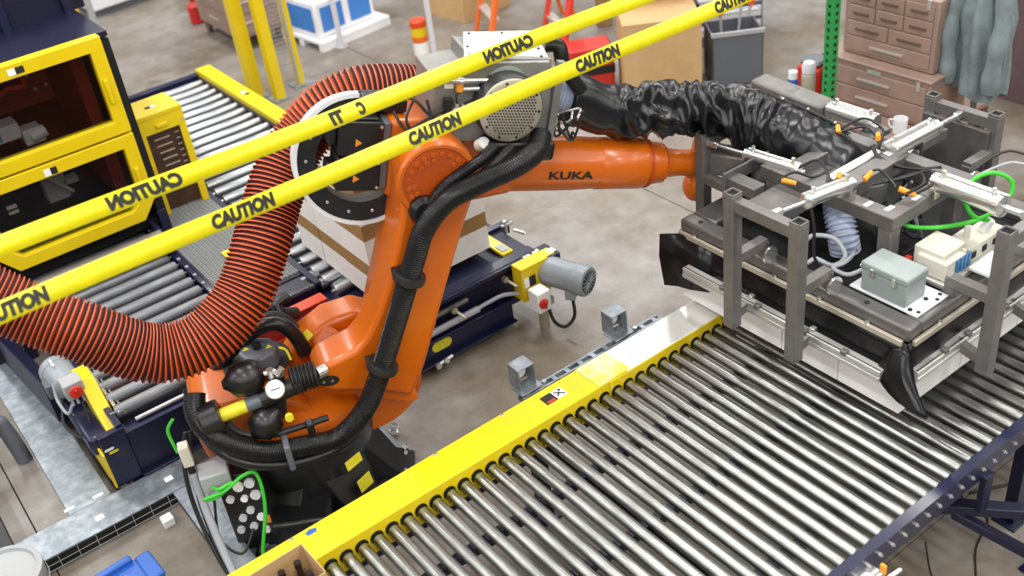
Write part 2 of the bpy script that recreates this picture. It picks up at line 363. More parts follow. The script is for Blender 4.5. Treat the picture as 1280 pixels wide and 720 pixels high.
MB().bx(0.05, 0.065, -0.045, -0.02, 0.015, 0.065).bx(0.02, 0.035, -0.05, -0.02, -0.03, 0.0).build('tip', 'stk_o', o, 0.003)
MB().bar((0.02, -0.05, 0.0), (0.12, -0.07, 0.02), 0.012).build('lever', 'chrome', o)
one('floor_cable', MB().tube([(3.05, 1.72, 0.3), (3.08, 1.66, 0.06), (3.2, 1.55, 0.006), (3.42, 1.68, 0.006), (3.62, 1.75, 0.006), (3.58, 1.86, 0.05), (3.6, 1.9, 0.35)], 0.005, 6), 'rubber', 'thin black cable lying on the floor by the navy stand', 'cable')
one('power_cord', MB().tube([(3.93, 1.75, 0.55), (3.93, 1.74, 0.3), (3.9, 1.78, 0.05), (3.8, 1.85, 0.008), (3.7, 1.9, 0.008)], 0.006, 6), 'rubber', 'black cord hanging from the outer rail down to the floor', 'cable')

# cardboard box with dark bottles at the conveyor start
bx = thing('open_carton', 'open brown carton holding dark bottles on the conveyor rollers', 'box', (0.70, 2.95, 0.6505), 0.02)
MB().bx(-0.13, 0.13, -0.10, 0.10, 0, 0.004).bx(-0.13, -0.126, -0.10, 0.10, 0, 0.25).bx(0.126, 0.13, -0.10, 0.10, 0, 0.25).bx(-0.13, 0.13, -0.10, -0.096, 0, 0.25).bx(-0.13, 0.13, 0.096, 0.10, 0, 0.25).build('shell', 'board', bx, smooth=False)
for k, (px, py) in enumerate(((0.07, 0.03), (0.0, 0.03), (0.08, -0.05), (-0.07, 0.03))):
    b = MB().lathe([(0.03, 0), (0.032, 0.005), (0.032, 0.13), (0.013, 0.175), (0.012, 0.215), (0.015, 0.216), (0.015, 0.24), (0.0, 0.24)], (0, 0, 0), (0, 0, 1), 16).build('dark_bottle', 'amber')
    b.location = (0.70+px, 2.95+py, 0.656); tag(b, 'dark bottle standing in the open brown carton', 'bottle', 'bottles in the open carton')

# ================================================================= FLOOR WIREWAYS (galvanised)
def wireway(x0, x1, y0, y1, label, mesh_side=None):
    t = thing('cable_wireway', label, 'cable tray', ((x0+x1)/2, (y0+y1)/2, 0)); Lw = Matrix.Translation((-(x0+x1)/2, -(y0+y1)/2, 0))
    MB(Lw).bx(x0, x1, y0, y1, 0.088, 0.1).build('cover', 'zinc', t, 0.003)
    b = MB(Lw)
    b.bx(x0+0.01, x0+0.02, y0+0.01, y1-0.01, 0, 0.09).bx(x1-0.02, x1-0.01, y0+0.01, y1-0.01, 0, 0.09)
    b.bx(x0+0.02, x1-0.02, y0+0.015, y0+0.022, 0, 0.09).bx(x0+0.02, x1-0.02, y1-0.02, y1-0.012, 0, 0.09)
    b.build('side', 'ink', t, smooth=False)
    if mesh_side:
        w = MB(Lw)
        for k in range(int((x1-x0)/0.1)): w.cyl((x0+0.05+k*0.1, y0+0.006, 0.0), (x0+0.05+k*0.1, y0+0.006, 0.09), 0.0025, n=5)
        for z in (0.008, 0.045): w.cyl((x0, y0+0.006, z), (x1, y0+0.006, z), 0.0025, n=5)
        w.build('wire_grid', 'grey', t)
    return t, Lw
t, Lw = wireway(-0.09, 0.84, 4.66, 4.89, 'galvanised wireway cover with wire grid side crossing in front of the navy conveyor end', True)
for (a, b) in ((0.32, 4.76), (0.715, 4.775)): MB(Lw).bx(a-0.022, a+0.022, b-0.02, b+0.02, 0.1, 0.1012).build('label', 'paper', t)
t, Lw = wireway(0.20, 0.43, 4.892, 8.6, 'long galvanised wireway cover running beside the grey roller motor')
for (a, b) in ((0.37, 4.93), (0.215, 4.94)): MB(Lw).bx(a-0.028, a+0.028, b-0.012, b+0.012, 0.1, 0.1012).build('label', 'paper', t)
t, Lw = wireway(0.69, 0.83, 3.45, 4.655, 'narrow galvanised wireway cover running under the yellow guard to the robot connectors')
pt = one('junction_box', MB().bx(-0.03, 0.03, -0.03, 0.03, 0, 0.05), 'paper', 'small white junction box on the floor under the wireway edge', 'junction box', bevel=0.004, loc=(0.60, 4.56, 0))

# ================================================================= LEFT CONVEYOR (thick grey rollers)
lc = thing('infeed_conveyor', 'navy conveyor with thick grey rollers under the red hose', 'conveyor', (1.05, 6.0, 0))
LL = Matrix.Translation((-1.05, -6.0, 0))
rl_ = MB().lathe([(0.01, -0.03), (0.01, 0), (0.030, 0), (0.036, 0.012), (0.036, 0.828), (0.030, 0.84), (0.01, 0.84), (0.01, 0.87)], (-0.42, 0, 0), (1, 0, 0), 18).mesh('roller', 'steel_x')
y = 5.04
ys = []
while y < 7.6: ys.append(y); y += 0.132
for y in ys: inst(rl_, 'roller', lc, (1.05-1.05, y-6.0, 0.464))
MB(LL).bx(0.585, 0.62, 4.92, 7.8, 0.12, 0.47).build('side_rail', 'navy', lc, 0.004)
MB(LL).bx(1.485, 1.52, 5.3, 7.8, 0.12, 0.50).build('side_rail', 'navy', lc, 0.004)
rnm = MB().cyl((0, 0, 0), (0, 0, 0.006), 0.012, n=8).mesh('rail_bolt', 'grey')
for y in ys[3:]: inst(rnm, 'rail_bolt', lc, (1.50-1.05, y-6.0, 0.50))
MB(LL).bx(0.62, 1.485, 4.915, 4.95, 0.10, 0.40).bx(0.62, 1.485, 4.88, 4.95, 0.10, 0.115).build('end_plate', 'navy_dk', lc, 0.004)
MB(LL).bx(0.60, 1.09, 4.90, 4.985, 0.40, 0.41).build('end_lip', 'navy', lc)
MB(LL).bx(0.48, 0.62, 4.905, 4.945, 0.10, 0.45).build('corner_plate', 'navy', lc, 0.004)
MB(LL).cyl((0.70, 4.955, 0.425), (0.98, 4.955, 0.425), 0.013).build('guide_bar', 'alu', lc)
MB(LL).bx(0.98, 1.08, 4.935, 4.975, 0.41, 0.44).build('chain_block', 'navy', lc)
tb = MB(LL)
for k in range(9): tb.bx(0.985+k*0.011, 0.990+k*0.011, 4.945, 4.965, 0.44, 0.455)
tb.build('chain_teeth', 'ink', lc)
MB(LL).cyl((0.645, 5.0, 0.475), (0.645, 7.6, 0.475), 0.010).build('guide_rod', 'chrome', lc)
MB(LL).cyl((0.672, 5.0, 0.460), (0.672, 7.6, 0.460), 0.006).build('guide_rod', 'chrome', lc)
MB(LL).bx(0.62, 1.48, 5.0, 7.7, 0.2, 0.22).build('pan', 'navy_dk', lc)
for yy in (5.25, 5.8): MB(LL).bx(0.65, 1.46, yy, yy+0.02, 0.36, 0.41).build('chain_guard', 'red', lc)
for xx, yy in ((1.16, 5.02), (1.18, 5.14)): MB(LL).bx(xx-0.05, xx+0.05, yy-0.02, yy+0.02, 0.43, 0.475).build('pad', 'redor', lc, 0.005)
for xx in (0.6, 1.5):
    for yy in (5.0, 6.4, 7.7): MB(LL).bx(xx-0.03, xx+0.03, yy-0.03, yy+0.03, 0, 0.14).build('leg', 'navy_dk', lc)
for i, (xx, zz, mm) in enumerate(((0.512, 0.36, 'paper'), (0.53, 0.335, 'stk_y'))):
    MB(LL).prism([(xx-0.02, zz-0.008), (xx+0.02, zz-0.008), (xx+0.028, zz), (xx+0.02, zz+0.008), (xx-0.02, zz+0.008), (xx-0.028, zz)], 4.9035, 4.905, Matrix(((1, 0, 0, 0), (0, 0, 1, 0), (0, 1, 0, 0), (0, 0, 0, 1)))).build('decal', mm, lc)
# drive of the left conveyor: motor, yellow guard, isolator box
dm = thing('gear_motor', 'grey gear motor with yellow chain guard and grey isolator box by the wireway', 'motor', (0.50, 5.3, 0))
Ld = Matrix.Translation((-0.50, -5.3, 0))
MB(Ld).lathe([(0.06, -0.01), (0.085, 0), (0.09, 0.02), (0.09, 0.05), (0.084, 0.055), (0.084, 0.20), (0.065, 0.22), (0.03, 0.23)], (0.49, 5.62, 0.52), (0.1, -1, -0.12), 24).build('motor_body', 'motor', dm)
MB(Ld).bx(0.395, 0.45, 5.45, 5.54, 0.44, 0.53).build('terminal_box', 'motor_dk', dm, 0.006)
iso = MB(Ld).bx(0.455, 0.56, 5.22, 5.33, 0.53, 0.63).build('isolator_box', 'grey', dm, 0.006)
MB(Ld).lathe([(0.036, 0), (0.036, 0.012), (0.028, 0.02), (0.0, 0.02)], (0.508, 5.222, 0.575), (0, -1, 0.25), 18).bx(0.503, 0.513, 5.185, 5.215, 0.555, 0.60).build('red_knob', 'red', iso)
MB(Ld).cyl((0.475, 5.235, 0.53), (0.472, 5.225, 0.495), 0.008).cyl((0.50, 5.235, 0.53), (0.50, 5.225, 0.495), 0.008).cyl((0.535, 5.235, 0.53), (0.535, 5.225, 0.495), 0.008).build('cable_gland', 'grey', iso)
MB(Ld).prism([(5.40, 0.60), (5.40, 0.46), (5.15, 0.36), (4.95, 0.36), (4.95, 0.40), (5.10, 0.46), (5.26, 0.60)], 0.545, 0.625, Matrix(((0, 0, 1, 0), (1, 0, 0, 0), (0, 1, 0, 0), (0, 0, 0, 1)))).build('chain_cover', 'yellow', dm, 0.004)
MB(Ld).bx(0.468, 0.479, 4.91, 5.3, 0.10, 0.33).build('edge_strip', 'yellow', dm)
MB(Ld).bx(0.44, 0.57, 5.0, 5.6, 0.28, 0.40).build('gear_housing', 'navy', dm, 0.02)
MB(Ld).bx(0.47, 0.55, 5.08, 5.5, 0.0, 0.3).build('mount_foot', 'navy_dk', dm, 0.005)
MB(Ld).tube([(0.47, 5.24, 0.50), (0.43, 5.26, 0.44), (0.42, 5.38, 0.47), (0.44, 5.43, 0.55)], 0.009, 8).build('cable', 'greycable', dm)
MB(Ld).tube([(0.52, 5.22, 0.50), (0.50, 5.12, 0.35), (0.48, 5.02, 0.2), (0.47, 4.94, 0.11)], 0.006, 8).build('cable', 'rubber', dm)
MB(Ld).tube([(0.455, 5.46, 0.40), (0.40, 5.36, 0.33), (0.43, 5.22, 0.30), (0.50, 5.12, 0.32)], 0.01, 8).build('cable', 'rubber', dm)
MB(Ld).bx(0.478, 0.488, 5.50, 5.57, 0.602, 0.612).build('rating_plate', 'paper', dm)
o = one('frame_channel', MB().bar((0.36, 6.6, 0.22), (0.44, 5.72, 0.22), 0.07, 0.30), 'navy_dk', 'dark steel channel leaning beside the wireway under the hose end', 'channel', bevel=0.006)
o = thing('pipe_stand', 'grey metal pipe foot standing on the floor at the wireway end', 'stand', (0.10, 5.62, 0))
MB().tube([(0.05, 0.05, 0), (0.03, 0.08, 0.22), (-0.02, 0.12, 0.30), (-0.30, 0.3, 0.33)], 0.045, 14).build('leg', 'motor_dk', o)
MB().bx(-0.4, 0.02, 0.02, 0.28, 0.29, 0.35).build('deck', 'grey', o, 0.02)
# foreground stuff bottom left
o = one('black_post', MB().bx(-0.09, 0.045, 0.0, 1.6, 0, 0.12), 'rubber', 'black floor beam at the end of the galvanised wireway', 'beam', bevel=0.006, loc=(-0.14, 4.6, 0))
o = thing('round_drum', 'pale grey round drum beside the black floor beam', 'drum', (-0.19, 4.36, 0))
MB().lathe([(0.17, 0), (0.18, 0.01), (0.18, 0.37), (0.185, 0.38), (0.185, 0.4), (0.16, 0.405), (0.155, 0.39), (0.0, 0.385)], (0, 0, 0), (0, 0, 1), 36).build('body', 'grey', o)
MB().lathe([(0.187, 0.30), (0.191, 0.31), (0.187, 0.32)], (0, 0, 0), (0, 0, 1), 36, cap=False).build('hoop', 'grey', o)
o = thing('blue_tote', 'bright blue plastic tote on the floor beside the wireway', 'tote', (0.27, 4.02, 0), 0.05)
MB().prism([(-0.14, -0.1), (0.11, -0.1), (0.13, -0.08), (0.13, 0.10), (-0.14, 0.10)], 0.0, 0.30).build('body', 'blue', o, 0.015)
MB().bx(-0.155, 0.06, 0.075, 0.115, 0.27, 0.33).build('handle', 'blue', o, 0.01)
MB().bx(0.07, 0.145, -0.1, 0.09, 0.28, 0.315).build('rim', 'blue', o, 0.01)

# ================================================================= TRANSFER BELT
tbt = thing('transfer_belt', 'grey ribbed modular belt between the two roller beds', 'conveyor', (1.76, 6.4, 0))
Lb = Matrix.Translation((-1.76, -6.4, 0))
MB(Lb).bx(1.53, 2.02, 5.5, 7.4, 0.30, 0.47).build('bed', 'belt_dk', tbt)
slat = MB().bx(-0.235, 0.235, -0.010, 0.010, 0.0, 0.012)
for k in range(16): slat.bx(-0.23+k*0.03, -0.212+k*0.03, -0.007, 0.007, 0.012, 0.018)
sm_ = slat.mesh('belt_slat', 'belt', smooth=False)
for k in range(70): inst(sm_, 'belt_slat', tbt, (1.775-1.76, 5.53+k*0.0265-6.4, 0.47))
MB(Lb).bx(1.52, 1.54, 5.45, 7.4, 0.25, 0.50).build('side_rail', 'navy', tbt, 0.003)
MB(Lb).bx(2.01, 2.05, 5.3, 9.2, 0.15, 0.49).build('side_rail', 'navy', tbt, 0.003)
MB(Lb).bx(1.70, 1.78, 5.46, 5.52, 0.485, 0.50).build('nose_bar', 'grey', tbt)
MB(Lb).bx(1.52, 2.05, 5.30, 5.48, 0.22, 0.47).build('end_block', 'navy_dk', tbt, 0.006)
tt = MB(Lb)
for k in range(26): tt.bx(1.57+k*0.017, 1.579+k*0.017, 5.305, 5.33, 0.47, 0.482)
tt.build('chain_teeth', 'tube', tbt)
MB(Lb).bx(1.74, 1.92, 6.0, 6.1, 0.49, 0.497).build('yellow_plate', 'stk_y', tbt)
for yy in (5.6, 7.2):
    for xx in (1.56, 2.0): MB(Lb).bx(xx-0.03, xx+0.03, yy-0.03, yy+0.03, 0, 0.3).build('leg', 'navy_dk', tbt)
rg = thing('red_chain_guard', 'long red steel chain guard behind the robot base', 'guard', (1.7, 5.2, 0))
MB().bx(-0.34, 0.30, -0.035, 0.03, 0.28, 0.46).bx(-0.34, 0.30, -0.06, -0.035, 0.28, 0.33).build('body', 'red', rg, 0.004)
MB().bx(-0.34, 0.30, -0.06, 0.03, 0.455, 0.465).build('lip', 'redor', rg)
MB().bx(0.20, 0.26, -0.08, -0.05, 0.25, 0.36).build('bracket', 'red', rg, 0.004)
for xx in (-0.2, 0.2): MB().bx(xx-0.02, xx+0.02, -0.02, 0.02, 0, 0.29).build('leg', 'navy_dk', rg)

# ================================================================= BACK CONVEYOR
bc = thing('outfeed_conveyor', 'navy conveyor with bright rollers and yellow side rail running back from the cartons', 'conveyor', (2.48, 7.2, 0))
Lc = Matrix.Translation((-2.48, -7.2, 0))
br_ = MB().lathe([(0.01, -0.02), (0.01, 0), (0.033, 0), (0.036, 0.005), (0.036, 0.795), (0.033, 0.80), (0.01, 0.80), (0.01, 0.82)], (-0.40, 0, 0), (1, 0, 0), 18).mesh('roller', 'bright')
y = 5.18
while y < 9.1: inst(br_, 'roller', bc, (2.475-2.48, y-7.2, 0.466)); y += 0.148
MB(Lc).bx(2.90, 3.04, 5.85, 9.2, 0.20, 0.545).build('yellow_guard', 'yellow', bc, 0.004)
MB(Lc).bx(3.045, 3.10, 5.85, 9.2, 0.2, 0.48).build('side_rail', 'navy', bc, 0.003)
MB(Lc).bx(2.88, 2.90, 5.1, 9.2, 0.2, 0.50).build('side_rail', 'navy', bc, 0.003)
MB(Lc).bx(2.0, 2.92, 9.14, 9.21, 0.2, 0.51).build('end_rail', 'navy', bc, 0.004)
MB(Lc).bx(2.95, 2.99, 8.3, 8.36, 0.5452, 0.5465).build('label', 'paper', bc)
MB(Lc).bx(2.96, 3.0, 8.25, 8.29, 0.5452, 0.5465).build('label', 'ink', bc)
MB(Lc).bx(2.06, 2.88, 5.1, 9.15, 0.25, 0.27).build('pan', 'navy_dk', bc)
for yy in (5.4, 6.8, 8.2, 9.1):
    for xx in (2.08, 2.95): MB(Lc).bx(xx-0.03, xx+0.03, yy-0.03, yy+0.03, 0, 0.28).build('leg', 'navy_dk', bc)
for k in range(3):   # idler rollers at the near left corner
    MB(Lc).cyl((1.98+k*0.06, 5.44-k*0.10, 0.44), (2.10+k*0.06, 5.46-k*0.10, 0.44), 0.034).build('idler', 'bright', bc)
MB(Lc).bx(2.02, 2.12, 4.95, 5.35, 0.2, 0.40).build('idler_frame', 'navy', bc, 0.004)

# chain transfer under the cartons, running along x
ct = thing('chain_conveyor', 'navy chain conveyor with yellow oval decals carrying the carton stack', 'conveyor', (2.6, 4.75, 0))
Lt = Matrix.Translation((-2.6, -4.75, 0))
MB(Lt).bx(1.95, 3.20, 4.62, 4.70, 0.42, 0.47).bx(1.95, 3.20, 4.60, 4.66, 0.455, 0.465).build('top_rail', 'navy', ct, 0.003)
MB(Lt).bx(1.95, 2.98, 4.63, 4.66, 0.06, 0.22).bx(1.95, 2.98, 4.59, 4.66, 0.05, 0.062).bx(1.95, 2.98, 4.59, 4.66, 0.215, 0.227).build('lower_channel', 'navy', ct, 0.003)
MB(Lt).bx(1.95, 3.16, 4.70, 4.76, 0.1, 0.45).build('inner_web', 'navy_dk', ct)
MB(Lt).bx(3.06, 3.20, 4.62, 5.15, 0.30, 0.455).build('head_frame', 'navy_dk', ct)
MB(Lt).bx(3.02, 3.10, 4.72, 5.10, 0.455, 0.475).build('head_plate', 'yellow', ct, 0.003)
MB(Lt).bx(3.035, 3.085, 4.74, 4.82, 0.475, 0.482).build('wear_strip', 'grey', ct)
MB(Lt).bx(2.10, 3.05, 4.76, 5.12, 0.10, 0.44).build('inner_frame', 'navy_dk', ct)
MB(Lt).bx(2.95, 3.28, 5.0, 5.05, 0.40, 0.48).build('far_rail', 'navy', ct, 0.003)
MB(Lt).cyl((2.0, 4.61, 0.27), (2.72, 4.61, 0.275), 0.022).build('conduit', 'greycable', ct)
MB(Lt).tube([(2.70, 4.61, 0.275), (2.78, 4.60, 0.29), (2.90, 4.58, 0.30), (3.03, 4.55, 0.26)], 0.013, 10).build('flexible_conduit', 'greycable', ct)
MB(Lt).cyl((2.0, 4.66, 0.33), (2.68, 4.66, 0.34), 0.018).build('shaft', 'tube', ct)
for xx, zz in ((2.56, 0.34), (2.95, 0.37)): MB(Lt).cyl((xx, 4.64, zz), (xx+0.02, 4.53, zz-0.02), 0.010).cyl((xx, 4.64, zz), (xx, 4.61, zz), 0.022, n=6).build('stud_bolt', 'alu_dull', ct)
ov = []
for k in range(20):
    a = 2*PI*k/20; ov.append((0.045*(1 if math.cos(a) > 0 else -1)*0.8+0.035*math.cos(a), 0.035*math.sin(a)))
for xx in (2.44, 2.08): MB(Lt).prism([(xx+a, 0.145+b) for a, b in ov], 4.628, 4.63, Matrix(((1, 0, 0, 0), (0, 0, 1, 0), (0, 1, 0, 0), (0, 0, 0, 1)))).build('oval_decal', 'stk_y', ct)
for xx in (3.12, 3.19): MB(Lt).bx(xx-0.025, xx+0.025, 4.605, 4.63, 0.4655, 0.467).build('label', 'paper', ct)
MB(Lt).cyl((3.22, 4.96, 0.44), (3.22, 4.96, 0.53), 0.012).cyl((3.19, 4.96, 0.50), (3.27, 4.95, 0.50), 0.010).cyl((3.26, 4.93, 0.46), (3.31, 4.88, 0.43), 0.011).build('tension_bolt', 'chrome', ct)
MB(Lt).cyl((2.35, 4.585, 0.05), (2.47, 4.58, 0.07), 0.012).cyl((2.36, 4.58, 0.055), (2.36, 4.56, 0.06), 0.02, n=6).cyl((2.42, 4.58, 0.06), (2.42, 4.56, 0.07), 0.018, n=6).build('anchor_bolt', 'alu', ct)
for xx in (2.1, 2.9): MB(Lt).bx(xx-0.03, xx+0.03, 4.66, 4.72, 0, 0.12).build('leg', 'navy_dk', ct)
# its motor
cm = thing('conveyor_motor', 'large grey electric motor with white isolator box and yellow gear guard beside the cartons', 'motor', (3.05, 4.5, 0))
Lm = Matrix.Translation((-3.05, -4.5, 0))
MB(Lm).bx(2.99, 3.20, 4.50, 4.60, 0.23, 0.47).build('gear_guard', 'yellow', cm, 0.004)
MB(Lm).bx(3.04, 3.09, 4.497, 4.50, 0.33, 0.40).build('label', 'ink', cm); MB(Lm).bx(3.005, 3.04, 4.497, 4.50, 0.33, 0.40).build('label', 'paper', cm)
MB(Lm).bx(3.17, 3.30, 4.50, 4.66, 0.28, 0.46).build('gearbox', 'navy', cm, 0.01)
MB(Lm).bx(3.20, 3.27, 4.52, 4.6, 0.46, 0.463).build('label', 'stk_y', cm); MB(Lm).bx(3.24, 3.29, 4.53, 4.58, 0.4632, 0.465).build('label', 'paper', cm)
P0 = (3.20, 4.50, 0.37); DV = Vector((0.30, -0.954, 0.0))
MB(Lm).lathe([(0.05, -0.04), (0.085, -0.03), (0.09, 0.0), (0.093, 0.02), (0.093, 0.20), (0.098, 0.205), (0.098, 0.27), (0.09, 0.285), (0.075, 0.288)], P0, DV, 28).build('motor_body', 'motor', cm)
pe = Vector(P0)+DV*0.289
MB(Lm).lathe([(0.073, 0), (0.073, 0.002), (0.0, 0.002)], pe, DV, 24).build('fan_opening', 'ink', cm)
gx = MB(Lm); sx = DV.cross(Vector((0, 0, 1)))
for k in range(8):
    a = PI*k/8; v = sx*math.cos(a)+Vector((0, 0, 1))*math.sin(a)
    gx.cyl(pe+DV*0.004-v*0.072, pe+DV*0.004+v*0.072, 0.0035, n=5)
gx.build('fan_grille', 'motor', cm)
MB(Lm).box((3.215, 4.32, 0.30), (0.065, 0.065, 0.11), Matrix.Translation((3.215, 4.32, 0.30)) @ Matrix.Rotation(-0.93, 4, 'Z') @ Matrix.Translation((-3.215, -4.32, -0.30))).build('terminal_box', 'motor', cm, 0.005)
ib = MB(Lm).bx(3.0, 3.10, 4.37, 4.47, 0.20, 0.345).build('isolator_box', 'paper', cm, 0.008)
MB(Lm).lathe([(0.032, 0), (0.032, 0.012), (0.02, 0.02), (0.0, 0.02)], (3.035, 4.37, 0.27), (0, -1, 0), 18).bx(3.03, 3.04, 4.335, 4.355, 0.245, 0.295).build('red_knob', 'red', ib)
MB(Lm).tube([(3.09, 4.40, 0.20), (3.10, 4.36, 0.10), (3.15, 4.32, 0.06), (3.21, 4.30, 0.12), (3.215, 4.31, 0.25)], 0.011, 10).build('cable', 'rubber', cm)
MB(Lm).bx(3.05, 3.17, 4.44, 4.52, 0.17, 0.22).bx(3.08, 3.13, 4.46, 4.5, 0.0, 0.18).build('mount', 'alu_dull', cm)

# ================================================================= CARTON STACK (white cartons, brown upper band)
cw, cd, ch = 0.415, 0.32, 0.26
def carton_mesh(w, d, h, band):
    b = MB(); g = 0.0025
    b.bx(-w/2+g, w/2-g, -d/2+g, d/2-g, 0, h-band, mi=0)
    b.bx(-w/2+g, w/2-g, -d/2+g, d/2-g, h-band, h-0.002, mi=1)
    return b.mesh('carton', ['carton_w', 'carton_b'], smooth=False)
cme = carton_mesh(cw, cd, ch, 0.10)
lay = ['bottom', 'second', 'third', 'top']
for l in range(4):
    for i in range(2):
        for j in range(3):
            if i == 1 and j > 0 and l < 3 or (l == 3 and j > 1): continue
            o = bpy.data.objects.new('carton', cme); COL.objects.link(o)
            o.location = (2.17+cw/2+i*cw+random.uniform(-.004, .004), 4.81+cd/2+j*cd+random.uniform(-.004, .004), 0.503+l*ch)
            tag(o, 'white carton with brown band, %s layer of stack, %s, %s' % (lay[l], ('belt side', 'motor side')[i], ('row facing robot', 'middle row', 'rear row')[j]), 'carton', 'stacked cartons with brown bands')

# ================================================================= MACHINE WITH YELLOW DOORS
mc = thing('pallet_machine', 'dark machine with two stacked yellow framed guard doors', 'machine', (1.06, 7.2, 0))
Lq = Matrix.Translation((-1.06, -7.2, 0))
YZ = Matrix(((1, 0, 0, 0), (0, 0, 1, 0), (0, 1, 0, 0), (0, 0, 0, 1)))   # (x,z) polygon, extruded along y
def door(z0, z1, x0, x1, w, ch_, name):
    ou = [(x0, z1), (x1, z1), (x1, z0+ch_), (x1-ch_*0.8, z0), (x0+ch_*0.8, z0), (x0, z0+ch_)] if ch_ else [(x0, z1), (x1, z1), (x1, z0), (x0, z0)]
    c2 = ch_*0.75
    inn = [(x0+w, z1-w), (x1-w, z1-w), (x1-w, z0+w*0.6+c2), (x1-w-c2*0.8, z0+w), (x0+w+c2*0.8, z0+w), (x0+w, z0+w*0.6+c2)] if ch_ else [(x0+w, z1-w), (x1-w, z1-w), (x1-w, z0+w), (x0+w, z0+w)]
    n = len(ou); v = []
    for yy in (6.58, 6.66): v += [(a, yy, b) for a, b in ou]+[(a, yy, b) for a, b in inn]
    f = []
    for i in range(n):
        j = (i+1) % n
        f += [(i, j, n+j, n+i), (2*n+j, 2*n+i, 3*n+i, 3*n+j), (j, i, 2*n+i, 2*n+j), (n+i, n+j, 3*n+j, 3*n+i)]
    d = MB(Lq).add(v, f).build('guard_door', 'yellow', mc, 0.004)
    MB(Lq).prism([(a, b) for a, b in inn], 6.625, 6.631, YZ).build('pane', 'pane', d, smooth=False)
    return d
d1 = door(1.29, 1.92, 0.42, 1.57, 0.085, 0, 'u'); d2 = door(0.67, 1.275, 0.53, 1.57, 0.085, 0.13, 'l')
MB(Lq).bx(1.0, 1.045, 6.577, 6.5795, 1.855, 1.895).build('label', 'paper', d1); MB(Lq).bx(1.045, 1.095, 6.577, 6.5795, 1.855, 1.895).build('label', 'ink', d1)
MB(Lq).bx(0.98, 1.02, 6.577, 6.5795, 1.20, 1.245).build('label', 'paper', d2); MB(Lq).bx(1.02, 1.06, 6.577, 6.5795, 1.20, 1.245).build('label', 'ink', d2)
MB(Lq).bx(1.50, 1.525, 6.555, 6.58, 1.5, 1.66).build('handle', 'yellow', d1, 0.006)
MB(Lq).bx(1.50, 1.525, 6.555, 6.58, 0.9, 1.05).build('handle', 'yellow', d2, 0.006)
bd = MB(Lq)
bd.bx(0.3, 1.62, 7.75, 7.8, 0.1, 1.95).bx(0.28, 0.34, 6.6, 7.8, 0, 1.92).bx(1.58, 1.64, 6.68, 7.8, 0, 1.86).bx(0.3, 1.62, 6.7, 7.8, 0.55, 0.6)
bd.build('cabinet', 'dark', mc, smooth=False)
MB(Lq).bx(0.28, 1.64, 6.67, 7.8, 1.88, 1.91).build('roof', 'navy_dk', mc)
MB(Lq).bx(0.3, 1.72, 7.3, 7.38, 1.9, 2.35).bx(1.64, 1.72, 7.0, 8.3, 1.5, 1.62).build('hood', 'navy_dk', mc, 0.01)
for xx in (0.75, 1.2, 1.6): MB(Lq).bx(xx-0.03, xx+0.03, 7.25, 7.32, 1.9, 2.4).build('hood_rib', 'navy', mc, 0.006)
MB(Lq).bar((1.66, 7.0, 1.62), (1.74, 8.5, 1.62), 0.07, 0.07).build('hood_beam', 'navy', mc, 0.006)
for xx in (0.50, 1.60): MB(Lq).bx(xx-0.03, xx+0.03, 6.66, 6.72, 0, 0.66).build('leg', 'navy', mc, 0.004)
# what shows through the panes
MB(Lq).bx(0.85, 1.28, 7.0, 7.03, 1.50, 1.83).build('red_panel', 'machred', mc)
MB(Lq).bx(1.38, 1.46, 6.72, 7.5, 0.85, 1.85).build('red_column', 'machred', mc)
s_ = MB(Lq).bar((0.95, 6.98, 1.62), (1.02, 6.98, 1.66), 0.02).bar((1.02, 6.98, 1.66), (1.13, 6.98, 1.64), 0.025).bar((1.13, 6.98, 1.64), (1.13, 6.98, 1.72), 0.015)
s_.build('orange_linkage', 'redor', mc)
s_ = MB(Lq)
for (a, b) in ((1.16, 1.70), (1.22, 1.72), (1.18, 1.60), (1.25, 1.61), (1.1, 1.79)): s_.cyl((a, 6.99, b), (a, 6.97, b), 0.012, n=8)
s_.build('panel_bolts', 'grey', mc)
MB(Lq).bx(0.80, 0.98, 6.8, 6.95, 1.40, 1.50).bx(0.98, 1.1, 6.78, 6.9, 1.34, 1.44).cyl((1.02, 6.8, 1.38), (1.12, 6.8, 1.40), 0.04).build('actuator', 'lightgrey', mc, 0.006)
MB(Lq).bx(0.80, 0.86, 6.79, 6.8, 1.42, 1.48).build('blue_lens', 'blue_lt', mc)
MB(Lq).bx(0.98, 1.12, 6.8, 6.9, 0.92, 1.14).cyl((1.0, 6.79, 1.12), (1.14, 6.79, 0.95), 0.015).bx(1.1, 1.2, 6.8, 6.88, 1.0, 1.04).build('valve_block', 'grey', mc, 0.006)
MB(Lq).bx(0.72, 0.78, 6.72, 6.74, 1.02, 1.04).bx(0.72, 0.78, 6.72, 6.74, 0.985, 1.0).build('nameplate', 'paper', mc)
for k, (yy, zz) in enumerate(((6.45, 0.60), (6.36, 0.56))): MB(Lq).cyl((0.6, yy, zz), (1.5, yy, zz), 0.035).build('cross_bar', 'tube', mc)
for a_ in ((0.57, 0.61), (1.49, 1.52)): MB(Lq).bx(*a_, 6.3, 6.68, 0.50, 0.62).build('bar_bracket', 'navy_dk', mc)
